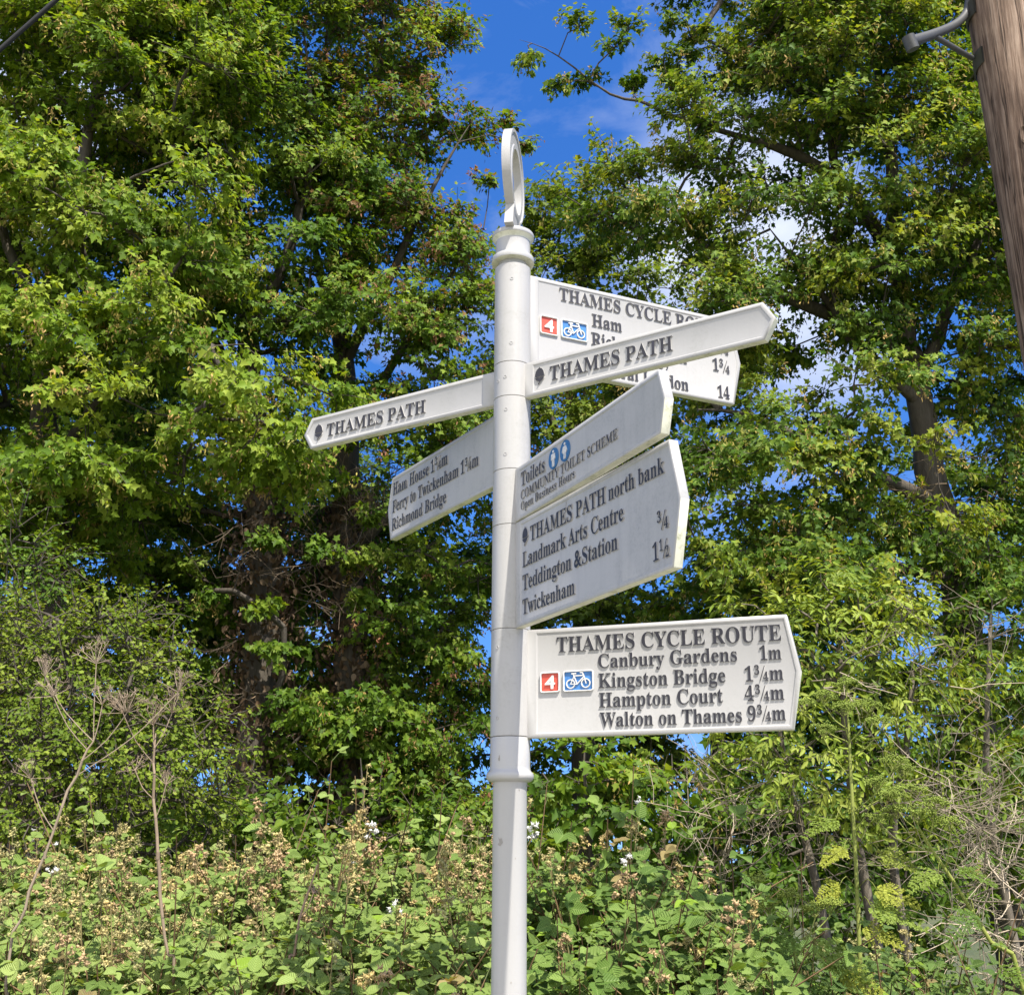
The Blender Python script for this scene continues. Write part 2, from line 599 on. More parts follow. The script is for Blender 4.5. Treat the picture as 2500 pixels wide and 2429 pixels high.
class Board:
    def __init__(self, az, zt, zb, r0, L, e, rev, rf):
        a = math.radians(az)
        self.dr = np.array([math.cos(a), math.sin(a), 0.0])
        n = np.array([self.dr[1], -self.dr[0], 0.0])
        if n[1] > 0:
            n = -n
        self.n, self.zt, self.zb, self.L, self.e, self.rev, self.rf = n, zt + EYE, zb + EYE, L, e, rev, rf
        self.s = -1.0 if rev else 1.0

    def pt(self, uz, h):
        uz = np.asarray(uz, float)
        return uz[:, :1] * self.dr + self.n * (np.asarray(h, float).reshape(-1, 1) if np.ndim(h) else h) + uz[:, 1:2] * np.array([0, 0, 1.0])


def board_mesh(b, acc, mi_under=2):
    zt, zb, L, e = b.zt, b.zb, b.L, b.e
    zm = (zt + zb) / 2
    rim, sl = 0.0105, 0.0022
    outer = [(0.03, zb), (L, zb), (L + e, zm), (L, zt), (0.03, zt)]
    f1 = [(b.rf, zb + rim), (L - rim * .75, zb + rim), (L + e - rim * 1.15, zm), (L - rim * .75, zt - rim), (b.rf, zt - rim)]
    f2 = [(b.rf + sl, zb + rim + sl), (L - rim * .75 - sl * .8, zb + rim + sl), (L + e - rim * 1.15 - sl, zm),
          (L - rim * .75 - sl * .8, zt - rim - sl), (b.rf + sl, zt - rim - sl)]
    vs = []
    for s in (1, -1):
        for poly, h in ((outer, T_HALF), (f1, T_HALF), (f2, FIELD)):
            vs.append(b.pt(poly, s * h))
    v = np.concatenate(vs)
    flip = (np.cross(b.dr, [0, 0, 1.0]) @ b.n) < 0
    for s, base in ((1, 0), (-1, 15)):
        fw = (s > 0) != flip
        for k in range(2):
            A, Bq = base + 5 * k, base + 5 * (k + 1)
            for i in range(5):
                j = (i + 1) % 5
                q = (A + i, A + j, Bq + j, Bq + i)
                acc.add(v[list(q)], [(0, 1, 2, 3) if fw else (3, 2, 1, 0)], None, 0)
        q = v[base + 10:base + 15]
        acc.add(q, [tuple(range(5)) if fw else tuple(range(5))[::-1]], None, 1)
    for i in range(5):
        j = (i + 1) % 5
        q = v[[i, 15 + i, 15 + j, j]]
        acc.add(q, [(0, 1, 2, 3) if not flip else (3, 2, 1, 0)], None, mi_under if i in (0, 1) else 0)


def weld(o, dist=1e-5):
    import bmesh
    bm = bmesh.new()
    bm.from_mesh(o.data)
    bmesh.ops.remove_doubles(bm, verts=bm.verts, dist=dist)
    bmesh.ops.recalc_face_normals(bm, faces=bm.faces)
    bm.to_mesh(o.data)
    bm.free()


def lettering(b, parent, spec, u0, z0, width, cap, thin=0.0, font=None):
    """one line of raised letters with painted black faces"""
    if isinstance(spec, str):
        spec = [(spec, 'n')]
    if thin:
        v, fs, nz = glyphs(mb(spec[0][0]), 0.5, thin)
        pcs = [(v, fs, nz)]
    else:
        pcs = line_pieces(spec)
    allv = np.concatenate([p[0] for p in pcs])
    x0, x1 = allv[:, 0].min(), allv[:, 0].max()
    sx, sy = width / (x1 - x0), cap / CAP
    acc = Acc()
    for v, fs, nz in pcs:
        u = u0 + b.s * (v[:, 0] - x0) * sx
        z = z0 + EYE + v[:, 1] * sy
        h = np.where(v[:, 2] > 0, RELIEF, FIELD - 0.002)
        w = b.pt(np.stack([u, z], 1), h)
        top = [f for f, q in zip(fs, nz) if q > 0.5]
        side = [f for f, q in zip(fs, nz) if abs(q) <= 0.5]
        acc.add(w, top, None, 1)
        acc.add(w, side, None, 0)
    return acc.build("lettering", [M['paint_board'], M['black']], parent)


def raised(acc, b, poly, h0, h1, mi_top, mi_side):
    """extrude a 2D outline (list of (u, z)) standing on the board's field"""
    n = len(poly)
    lo, hi = b.pt(poly, h0), b.pt(poly, h1)
    acc.add(hi, [tuple(range(n))], None, mi_top)
    v = np.concatenate([lo, hi])
    acc.add(v, [(i, (i + 1) % n, n + (i + 1) % n, n + i) for i in range(n)], None, mi_side)


def ring_raised(acc, b, outer, inner, h0, h1, mi):
    n = len(outer)
    lo, hi, li, hi2 = b.pt(outer, h0), b.pt(outer, h1), b.pt(inner, h0), b.pt(inner, h1)
    v = np.concatenate([lo, hi, li, hi2])
    fs = []
    for i in range(n):
        j = (i + 1) % n
        fs += [(i, j, n + j, n + i), (n + i, n + j, 3 * n + j, 3 * n + i), (3 * n + i, 3 * n + j, 2 * n + j, 2 * n + i)]
    acc.add(v, fs, None, mi)


def rrect(x0, z0, x1, z1, r, k=5):
    out = []
    for cx, cz, a0 in ((x1 - r, z0 + r, -90), (x1 - r, z1 - r, 0), (x0 + r, z1 - r, 90), (x0 + r, z0 + r, 180)):
        for i in range(k):
            a = math.radians(a0 + 90 * i / (k - 1))
            out.append((cx + r * math.cos(a), cz + r * math.sin(a)))
    return out


def circ(cx, cz, r, k=28):
    return [(cx + r * math.cos(2 * PI * i / k), cz + r * math.sin(2 * PI * i / k)) for i in range(k)]


def bar(x0, z0, x1, z1, w):
    d = np.array([x1 - x0, z1 - z0])
    d = d / np.linalg.norm(d)
    nn = np.array([-d[1], d[0]]) * w / 2
    a, c = np.array([x0, z0]) - d * w * .3, np.array([x1, z1]) + d * w * .3
    return [tuple(a - nn), tuple(c - nn), tuple(c + nn), tuple(a + nn)]


def number_badge(b, parent, u0, z1, u1, z0):
    acc = Acc()
    z0 += EYE
    z1 += EYE
    o = rrect(u0, z0, u1, z1, 0.006)
    i = rrect(u0 + .0032, z0 + .0032, u1 - .0032, z1 - .0032, 0.004)
    ring_raised(acc, b, o, i, FIELD - .001, 0.0150, 0)
    acc.add(b.pt(i, 0.0100), [tuple(range(len(i)))], None, 1)
    v, fs, nz = glyphs("4", 0.5, 0.012)
    x0, x1, y0, y1 = v[:, 0].min(), v[:, 0].max(), v[:, 1].min(), v[:, 1].max()
    w, h = u1 - u0, z1 - z0
    u = u0 + w * .24 + (v[:, 0] - x0) / (x1 - x0) * w * .52
    z = z0 + h * .17 + (v[:, 1] - y0) / (y1 - y0) * h * .66
    acc.add(b.pt(np.stack([u, z], 1), np.where(v[:, 2] > 0, 0.0140, 0.0095)), fs, None, 0)
    return acc.build("number_badge", [M['white'], M['red']], parent)


def bicycle_badge(b, parent, u0, z1, u1, z0):
    acc = Acc()
    z0 += EYE
    z1 += EYE
    o = rrect(u0, z0, u1, z1, 0.006)
    i = rrect(u0 + .0032, z0 + .0032, u1 - .0032, z1 - .0032, 0.004)
    ring_raised(acc, b, o, i, FIELD - .001, 0.0150, 0)
    acc.add(b.pt(i, 0.0100), [tuple(range(len(i)))], None, 1)
    w, h = u1 - u0, z1 - z0
    X = lambda x: u0 + (x - 850) / 790 * w
    Z = lambda y: z1 - (y - 430) / 500 * h
    t = w * 0.036
    lv = [0.0135]

    def put(poly):
        raised(acc, b, poly, 0.0095, lv[0], 0, 0)
        lv[0] += 0.00008
    for cx, cy, r in ((1045, 750, 105), (1438, 742, 108)):
        R = r / 790 * w
        ring_raised(acc, b, circ(X(cx), Z(cy), R + t / 2), circ(X(cx), Z(cy), R - t / 2), 0.0095, lv[0], 0)
        lv[0] += 0.00008
    for x0, y0, x1, y1, k in ((1120, 515, 1215, 750, 1), (1130, 556, 1365, 552, 1), (1215, 755, 1385, 592, 1), (1045, 748, 1215, 758, .8),
                              (1052, 742, 1142, 566, .8), (1368, 500, 1452, 742, 1), (1078, 503, 1188, 500, 1.1), (1300, 482, 1362, 486, 1)):
        put(bar(X(x0), Z(y0), X(x1), Z(y1), t * k))
    return acc.build("bicycle_badge", [M['white'], M['blue']], parent)


def toilet_badge(b, parent, u, z, r, woman):
    acc = Acc()
    z += EYE
    ring_raised(acc, b, circ(u, z, r, 36), circ(u, z, r * .93, 36), FIELD - .001, 0.0118, 2)
    acc.add(b.pt(circ(u, z, r * .93, 36), 0.0112), [tuple(range(36))], None, 1)
    lv = [0.0128]

    def put(poly):
        raised(acc, b, [(u + x * r, z + y * r) for x, y in poly], 0.011, lv[0], 0, 0)
        lv[0] += 0.00008
    put(circ(0, .66, .14, 14))
    if woman:
        put([(-.2, .44), (-.36, -.22), (.36, -.22), (.2, .44)])
        put(bar(-.12, -.22, -.12, -.72, .15))
        put(bar(.12, -.22, .12, -.72, .15))
        put(bar(-.24, .40, -.44, -.06, .1))
        put(bar(.24, .40, .44, -.06, .1))
    else:
        put([(-.25, .45), (-.22, -.15), (.22, -.15), (.25, .45)])
        put(bar(-.12, -.15, -.12, -.74, .18))
        put(bar(.12, -.15, .12, -.74, .18))
        put(bar(-.3, .40, -.34, -.1, .12))
        put(bar(.3, .40, .34, -.1, .12))
    return acc.build("toilet_badge", [M['white'], M['blue2'], M['blue2']], parent)


def acorn(b, parent, u, z0, z1, w):
    """u = middle; nut above, cup and bent stalk below"""
    acc = Acc()
    z0 += EYE
    z1 += EYE
    h = z1 - z0
    nut = [(-.5, .42), (.5, .42), (.5, .60), (.43, .76), (.28, .88), (.1, .94), (0, 1.02), (-.1, .94), (-.28, .88), (-.43, .76), (-.5, .60)]
    cup = [(-.02, .12), (-.22, -.02), (-.12, -.04), (.12, .12), (.38, .22), (.54, .37), (-.54, .37), (-.38, .22)]
    for poly in (nut, cup):
        raised(acc, b, [(u + b.s * x * w, z0 + y * h) for x, y in poly], FIELD - .001, RELIEF, 1, 0)
    return acc.build("acorn_symbol", [M['paint_board'], M['black']], parent)


fp = thing("fingerpost", (0, 0, 0), "white cast fingerpost with seven finger boards and a ring finial", "signpost")

acc = Acc()
lathe(acc, [(0.0, -0.02), (0.13, -0.02), (0.13, 0.012), (0.115, 0.02), (0.075, 0.03), (0.062, 0.05), (0.0465, 0.075), (0.0465, 1.840),
            (0.0475, 1.843), (0.052, 1.845), (0.060, 1.848), (0.0645, 1.854), (0.0655, 1.861), (0.0635, 1.868), (0.058, 1.873),
            (0.0558, 1.878), (0.0552, 1.885), (0.0552, 1.9615), (0.0545, 1.9630), (0.044, 1.9632), (0.044, 3.3965),
            (0.044, 3.412), (0.0655, 3.4135), (0.0664, 3.416), (0.0664, 3.426), (0.064, 3.4315), (0.0595, 3.4345), (0.0555, 3.4365),
            (0.0540, 3.440), (0.0540, 3.486), (0.0555, 3.492), (0.0640, 3.4985), (0.0654, 3.501), (0.0654, 3.5105), (0.0635, 3.5135), (0.0, 3.5145)], 72)
o = acc.build("post", [M['paint_post'], M['algae']], fp)
mi = np.zeros(len(o.data.polygons), np.int32)
for p in o.data.polygons:
    c = p.center
    if (3.484 < c.z < 3.4995) or (3.411 < c.z < 3.4134):
        mi[p.index] = 1
o.data.polygons.foreach_set("material_index", mi)
shade_auto(o, 40)

# chips where the paint has come off the post
rngc = np.random.default_rng(4)
for (px, py, w, h, R) in ((1221, 1851, 5, 13, .0552), (1225, 2056, 9, 22, .0465), (1209, 2112, 2, 12, .0465), (1260, 2095, 2, 4, .0465), (1269, 1928, 3, 5, .0465), (1252, 2398, 3, 4, .0465)):
    zc = P(1248, py, CAM_D - R)[2]
    s = (CAM_D - R) / F_PX * 1.02
    xa = max(-0.97, min(0.97, (px - 1247) * s / R))
    a0 = -PI / 2 + math.asin(xa)
    k = 11
    pts = []
    for i in range(k):
        t = 2 * PI * i / k
        rr = 1 + 0.28 * rngc.normal()
        an = a0 + math.cos(t) * w / 2 * s * rr / R / max(.3, math.cos(math.asin(xa)))
        pts.append(((R + .0004) * math.cos(an), (R + .0004) * math.sin(an), zc + math.sin(t) * h / 2 * s * rr))
    acc = Acc()
    acc.add(pts, [tuple(range(k))])
    acc.build("paint_chip", M['steel'], o)

# finial: an upright oval ring, seen nearly edge-on
acc = Acc()
dl = math.radians(9.3)
fd = np.array([-math.sin(dl), -math.cos(dl), 0.0])
fn = np.array([math.cos(dl), -math.sin(dl), 0.0])
FZ, HZ = 3.722, 3.702
R_O, R_H = 0.148, 0.100
K = 72
outl, inl = [], []
for i in range(K):
    t = 2 * PI * i / K
    d = np.array([math.cos(t), math.sin(t)])
    c = np.array([0, HZ - FZ])
    bq = c @ d
    rad = -bq + math.sqrt(bq * bq - (c @ c - R_O ** 2))
    if d[1] < -0.2:                                   # the foot that stands on the cap
        zf = 3.512 - HZ
        rf_ = zf / d[1]
        if abs(d[0] * rf_) < 0.108:
            rad = max(rad, rf_)
    outl.append(d * rad)
    inl.append(d * R_H * np.array([0.92, 1.06]))
outl, inl = np.array(outl), np.array(inl)
prof = [(0.0, .0135), (.16, .0135), (.22, .0095), (.74, .0095), (.80, .0125), (1.0, .0125)]
loops = []
for s in (1, -1):
    for t, h in (prof if s > 0 else prof[::-1]):
        q = outl * (1 - t) + inl * t
        loops.append(q[:, :1] * fd + np.array([0, 0, 1.0]) * (q[:, 1:] + HZ) + fn * (s * h))
V = np.concatenate(loops)
nl = len(loops)
k = np.arange(K)
for a in range(nl):
    c2 = (a + 1) % nl
    q = np.stack([a * K + k, a * K + (k + 1) % K, c2 * K + (k + 1) % K, c2 * K + k], 1)
    acc.add(V, q)
o = acc.build("finial", M['paint'], fp)
weld(o)
shade_auto(o, 30)

BOARDS = {}
SPEC = {  # az, z top, z bottom (from the eye), root, length, tip, reads towards the post, field start
    'A': (25.05, 1.7826, 1.4802, .0583, .7998, .0331, False, .082),
    'B': (-33.89, 1.4634, 1.3540, .0664, .8096, .0320, False, .082),
    'C': (146.54, 1.4624, 1.3537, .0572, .7961, .0321, True, .100),
    'D': (120.48, 1.3389, 1.1126, .0751, .8091, .0304, True, .085),
    'E': (-66.12, 1.1256, 0.9672, .0616, .8655, .0239, False, .080),
    'F': (-63.89, 0.9642, 0.6597, .0583, .8483, .0381, False, .082),
    'G': (-19.18, 0.6596, 0.3609, .0555, .7695, .0280, False, .080)}
SLEEVE = {'A': (1.4672, 1.7935), 'B': (1.3575, 1.4660), 'D': (1.1300, 1.3563), 'E': (0.9635, 1.1288), 'F': (0.6613, 0.9623), 'G': (0.3648, 0.6601)}
BLABEL = {'A': "board pointing away to the right with a red 4 badge, partly hidden", 'B': "narrow board pointing right",
          'C': "narrow board pointing left", 'D': "three line board pointing left", 'E': "grimy board with two blue toilet discs",
          'F': "tall board with a split sooty face", 'G': "lowest board, sunlit, with red and blue badges"}
SCREWS = {'A': ((1250, 680), (1249, 837)), 'B': ((1234, 918), (1216, 925)), 'D': ((1236, 998), (1235, 1107)), 'G': ((1218, 1578), (1217.5, 1751)), 'F': (), 'E': ()}
for key, sp in SPEC.items():
    b = BOARDS[key] = Board(*sp)
    acc = Acc()
    board_mesh(b, acc)
    dirty = key in 'DEF'
    o = acc.build("finger_board", [M['paint_dirty' if dirty else 'paint_board'], M['paint_dirty' if dirty else 'paint_board'], M['algae']], fp)
    weld(o)
    bv = o.modifiers.new("bevel", 'BEVEL')
    bv.width, bv.segments, bv.limit_method, bv.angle_limit = 0.0018, 2, 'ANGLE', math.radians(40)
    o["label"] = BLABEL[key]
    b.obj = o
    if key in SLEEVE:
        z0, z1 = SLEEVE[key]
        acc = Acc()
        lathe(acc, [(0.043, z0 + EYE), (0.0540, z0 + EYE), (0.0552, z0 + EYE + .0012), (0.0552, z1 + EYE - .0012), (0.0540, z1 + EYE), (0.043, z1 + EYE)], 72)
        so = acc.build("sleeve", M['paint'], o)
        shade_auto(so, 40)
        for (px, py) in SCREWS[key]:
            zc = P(1250, py, CAM_D - .055)[2]
            xa = (px - 1250.5 + (py - 1200) * .004) * (CAM_D - .055) / F_PX * 1.05 / .0552
            a0 = -PI / 2 + math.asin(max(-.95, min(.95, xa)))
            nrm = np.array([math.cos(a0), math.sin(a0), 0])
            tx = np.array([-nrm[1], nrm[0], 0])
            acc = Acc()
            ang = np.arange(14) * 2 * PI / 14
            rings = []
            for rr, hh in ((.0052, -.002), (.0052, .0012), (.0034, .0012), (.0028, -.0008)):
                rings.append(np.array([0, 0, zc]) + nrm * (.0552 + hh) + rr * (np.cos(ang)[:, None] * tx + np.sin(ang)[:, None] * np.array([0, 0, 1.0])))
            Vv = np.concatenate(rings)
            kk = np.arange(14)
            for a in range(3):
                acc.add(Vv, np.stack([a * 14 + kk, a * 14 + (kk + 1) % 14, (a + 1) * 14 + (kk + 1) % 14, (a + 1) * 14 + kk], 1))
            acc.add(rings[3], [tuple(range(14))], None, 1)
            acc.build("grub_screw", [M['paint'], M['steel']], so)

b = BOARDS['A']
lettering(b, b.obj, "THAMES CYCLE ROUTE", .156, 1.721, .610, .043)
lettering(b, b.obj, "Ham", .271, 1.656, .108, .042)
lettering(b, b.obj, "Richmond Park", .268, 1.592, .353, .042)
lettering(b, b.obj, "(only)", .440, 1.560, .108, .022)
lettering(b, b.obj, "Central London", .268, 1.498, .355, .042)
lettering(b, b.obj, [("3", 'u'), ("4", 'd')], .742, 1.655, .044, .040)
lettering(b, b.obj, [("1", 'n'), ("3", 'u'), ("4", 'd')], .721, 1.589, .066, .042)
lettering(b, b.obj, "14", .736, 1.496, .046, .042)
number_badge(b, b.obj, .088, 1.656, .150, 1.594)
bicycle_badge(b, b.obj, .161, 1.657, .254, 1.594)
b = BOARDS['B']
acorn(b, b.obj, .1055, 1.388, 1.440, .031)
lettering(b, b.obj, "THAMES PATH", .141, 1.389, .400, .044)
b = BOARDS['C']
acorn(b, b.obj, .763, 1.382, 1.436, .032)
lettering(b, b.obj, "THAMES PATH", .727, 1.385, .409, .043)
b = BOARDS['D']
lettering(b, b.obj, [("Ham House", 'n'), ("1", 'n'), ("3", 'u'), ("4", 'd'), ("m", 'n')], .800, 1.272, .410, .044)
lettering(b, b.obj, [("Ferry to Twickenham", 'n'), ("1", 'n'), ("3", 'u'), ("4", 'd'), ("m", 'n')], .800, 1.208, .618, .043)
lettering(b, b.obj, "Richmond Bridge", .800, 1.143, .407, .043)
b = BOARDS['E']
lettering(b, b.obj, "Toilets", .093, 1.062, .158, .041)
lettering(b, b.obj, "COMMUNITY TOILET SCHEME", .093, 1.022, .570, .027, thin=-0.012)
lettering(b, b.obj, "Open Business Hours", .093, 0.9905, .337, .025, thin=-0.012)
toilet_badge(b, b.obj, .304, 1.0815, .0295, False)
toilet_badge(b, b.obj, .374, 1.0815, .0295, True)
b = BOARDS['F']
acorn(b, b.obj, .112, .886, .938, .032)
lettering(b, b.obj, "THAMES PATH", .143, .889, .413, .043)
lettering(b, b.obj, "north bank", .571, .890, .252, .041)
lettering(b, b.obj, "Landmark Arts Centre", .097, .824, .543, .043)
lettering(b, b.obj, [("Teddington", 'n'), ("&", 'a'), ("Station", 'n')], .097, .758, .513, .043)
lettering(b, b.obj, "Twickenham", .097, .690, .297, .042)
lettering(b, b.obj, [("3", 'u'), ("4", 'd')], .787, .759, .046, .042)
lettering(b, b.obj, [("1", 'n'), ("1", 'u'), ("2", 'd')], .764, .691, .068, .042)
b = BOARDS['G']
lettering(b, b.obj, "THAMES CYCLE ROUTE", .139, .592, .614, .042)
lettering(b, b.obj, "Canbury Gardens", .257, .543, .378, .038)
lettering(b, b.obj, "1m", .694, .5425, .056, .037)
lettering(b, b.obj, "Kingston Bridge", .257, .489, .345, .039)
lettering(b, b.obj, [("1", 'n'), ("3", 'u'), ("4", 'd'), ("m", 'n')], .653, .489, .099, .038)
lettering(b, b.obj, "Hampton Court", .258, .4365, .335, .039)
lettering(b, b.obj, [("4", 'n'), ("3", 'u'), ("4", 'd'), ("m", 'n')], .650, .4385, .101, .038)
lettering(b, b.obj, "Walton on Thames", .259, .3845, .381, .038)
lettering(b, b.obj, [("9", 'n'), ("3", 'u'), ("4", 'd'), ("m", 'n')], .655, .386, .097, .038)
number_badge(b, b.obj, .091, .538, .147, .482)
bicycle_badge(b, b.obj, .157, .539, .243, .482)

# a crack in the face of the tall board
b = BOARDS['F']
acc = Acc()
for (u0, z0), (u1, z1) in zip([(.345, .952), (.349, .944), (.346, .936), (.352, .929)], [(.349, .944), (.346, .936), (.352, .929), (.350, .921)]):
    a, c = b.pt([(u0, z0 + EYE)], FIELD + .0003)[0], b.pt([(u1, z1 + EYE)], FIELD + .0003)[0]
    frusta(acc, a, c, .0006, .0006, 4)
acc.build("crack", M['steel'], b.obj)

# ------------------------------------------------------------------ ground
m, nt, out = new_mat("grassy_ground")
tcn = nt.nodes.new("ShaderNodeTexCoord")
n1 = N(nt, "ShaderNodeTexNoise", i_Scale=0.7, i_Detail=8.0, i_Roughness=0.7)
n2 = N(nt, "ShaderNodeTexNoise", i_Scale=14.0, i_Detail=8.0, i_Roughness=0.7)
nt.links.new(tcn.outputs["Object"], n1.inputs["Vector"])
nt.links.new(tcn.outputs["Object"], n2.inputs["Vector"])
r1 = ramp(nt, [(0.3, (0.05, 0.075, 0.02)), (0.55, (0.09, 0.10, 0.035)), (0.75, (0.20, 0.17, 0.09))])
nt.links.new(n1.outputs[0], r1.inputs[0])
r2 = ramp(nt, [(0.3, (0.5, 0.5, 0.5)), (0.7, (1.25, 1.25, 1.2))])
nt.links.new(n2.outputs[0], r2.inputs[0])
c = mixc(nt, 1.0, r1.outputs[0], r2.outputs[0], 'MULTIPLY')
pb = N(nt, "ShaderNodeBsdfPrincipled", i_Roughness=0.95)
nt.links.new(c, pb.inputs["Base Color"])
bmp = N(nt, "ShaderNodeBump", i_Strength=0.6, i_Distance=0.05)
nt.links.new(n2.outputs[0], bmp.inputs["Height"])
nt.links.new(bmp.outputs[0], pb.inputs["Normal"])
nt.links.new(pb.outputs[0], out.inputs[0])
M['ground'] = m
acc = Acc()
g = np.concatenate([[-1500, -400, -120, -50], np.linspace(-25, 25, 41), [50, 120, 400, 1500]])
gx, gy = np.meshgrid(g, g)
gz = 0.05 * np.sin(gx * .7 + 1) * np.cos(gy * .6) * (np.hypot(gx, gy) < 30) * np.clip((np.hypot(gx, gy) - 1.5) / 4, 0, 1)
acc_v = np.stack([gx.ravel(), gy.ravel(), gz.ravel()], 1)
ng = len(g)
ii, jj = np.meshgrid(np.arange(ng - 1), np.arange(ng - 1))
base = (jj * ng + ii).ravel()
acc.add(acc_v, np.stack([base, base + 1, base + ng + 1, base + ng], 1))
tag(acc.build("ground", M['ground'], smooth=True), kind="structure")

# the path the camera stands on
m, nt, out = new_mat("gravel")
tcn = nt.nodes.new("ShaderNodeTexCoord")
n1 = N(nt, "ShaderNodeTexVoronoi", i_Scale=70.0)
nt.links.new(tcn.outputs["Object"], n1.inputs["Vector"])
r1 = ramp(nt, [(0.0, (0.26, 0.24, 0.20)), (1.0, (0.52, 0.49, 0.43))])
nt.links.new(n1.outputs["Color"], r1.inputs[0])
pb = N(nt, "ShaderNodeBsdfPrincipled", i_Roughness=0.9)
nt.links.new(r1.outputs[0], pb.inputs["Base Color"])
nt.links.new(pb.outputs[0], out.inputs[0])
acc = Acc()
xs = np.linspace(-40, 40, 81)
ya = -5.2 + 0.25 * np.sin(xs * .5)
yb_ = -0.9 + 0.2 * np.sin(xs * .43 + 1)
hz = lambda x, y: 0.06 + 0 * x
v = np.concatenate([np.stack([xs, ya, hz(xs, ya)], 1), np.stack([xs, yb_, hz(xs, yb_)], 1)])
k = np.arange(80)
acc.add(v, np.stack([k, k + 1, 81 + k + 1, 81 + k], 1))
tag(acc.build("path", m), kind="structure")

# ------------------------------------------------------------------ timber pole at the right
m, nt, out = new_mat("weathered_pole_wood")
tcn = nt.nodes.new("ShaderNodeTexCoord")
mpn = N(nt, "ShaderNodeMapping")
mpn.inputs["Scale"].default_value = (1, 1, 0.045)
nt.links.new(tcn.outputs["Object"], mpn.inputs[0])
n1 = N(nt, "ShaderNodeTexNoise", i_Scale=95.0, i_Detail=7.0, i_Roughness=0.65)
nt.links.new(mpn.outputs[0], n1.inputs["Vector"])
mp3 = N(nt, "ShaderNodeMapping")
mp3.inputs["Scale"].default_value = (1, 1, 0.02)
nt.links.new(tcn.outputs["Object"], mp3.inputs[0])
n3 = N(nt, "ShaderNodeTexNoise", i_Scale=42.0, i_Detail=3.0, i_Roughness=0.5, i_Distortion=0.3)
nt.links.new(mp3.outputs[0], n3.inputs["Vector"])
n2 = N(nt, "ShaderNodeTexNoise", i_Scale=3.5, i_Detail=5.0, i_Roughness=0.6)
nt.links.new(tcn.outputs["Object"], n2.inputs["Vector"])
r1 = ramp(nt, [(0.30, (0.05, 0.034, 0.025)), (0.50, (0.19, 0.135, 0.10)), (0.70, (0.33, 0.26, 0.205))])
nt.links.new(n1.outputs[0], r1.inputs[0])
cr = ramp(nt, [(0.475, (1, 1, 1)), (0.5, (0.08, 0.07, 0.06)), (0.525, (1, 1, 1))])
nt.links.new(n3.outputs[0], cr.inputs[0])
c = mixc(nt, 0.8, r1.outputs[0], cr.outputs[0], 'MULTIPLY')
r4 = ramp(nt, [(0.35, (0.55, 0.50, 0.48)), (0.65, (1.1, 1.05, 1.0))])
nt.links.new(n2.outputs[0], r4.inputs[0])
c = mixc(nt, 1.0, c, r4.outputs[0], 'MULTIPLY')
pb = N(nt, "ShaderNodeBsdfPrincipled", i_Roughness=0.85)
pb.inputs["Specular IOR Level"].default_value = 0.2
nt.links.new(c, pb.inputs["Base Color"])
hgt = mathn(nt, 'ADD', n1.outputs[0], mathn(nt, 'MULTIPLY', cr.outputs[0], 0.8))
bmp = N(nt, "ShaderNodeBump", i_Strength=0.8, i_Distance=0.006)
nt.links.new(hgt, bmp.inputs["Height"])
nt.links.new(bmp.outputs[0], pb.inputs["Normal"])
nt.links.new(pb.outputs[0], out.inputs[0])
M['wood'] = m
M['galv'] = paint_material("weathered_grey_metal", (0.055, 0.056, 0.056), (0.03, 0.03, 0.03), 0.6, 0.55, gscale=12.0)

PD = 3.62
e0, e1 = P(2354, 0, PD), P(2498, 900, PD)
R_hi, R_lo = 0.112, 0.128
ax_hi = e0 + np.array([R_hi * 1.11, 0, 0])
ax_lo = e1 + np.array([R_lo * 1.11, 0, 0])
sl = (ax_hi - ax_lo) / (ax_hi[2] - ax_lo[2])
rs = (R_hi - R_lo) / (ax_hi[2] - ax_lo[2])
at = lambda z: ax_lo + sl * (z - ax_lo[2])
rz = lambda z: R_lo + rs * (z - ax_lo[2])
pole = thing("utility_pole", at(-0.0), "tall weathered brown timber pole at the right edge with a grey bracket", "utility pole")
base = at(0.0)
rng = np.random.default_rng(11)
zs = np.linspace(-0.1, 8.7, 90)
acc = Acc()
lob = rng.normal(0, .006, 40)
tube(acc, [at(z) for z in zs], [rz(z) for z in zs], 40, rng, 0.006)
o = acc.build("shaft", M['wood'], pole, smooth=True, loc=base)
# knot
acc = Acc()
kz = P(2446, 375, PD)[2]
c0, Rk = at(kz), rz(kz)
ka = -PI / 2 - 0.45
pts = []
for i in range(17):
    t = 2 * PI * i / 16
    an = ka + math.cos(t) * .014 / Rk
    pts.append(c0 + np.array([Rk * 1.004 * math.cos(an), Rk * 1.004 * math.sin(an), math.sin(t) * .034]))
tube(acc, pts, .0045, 7, cap=False)
acc.build("knot", M['wood'], o, smooth=True, loc=base)
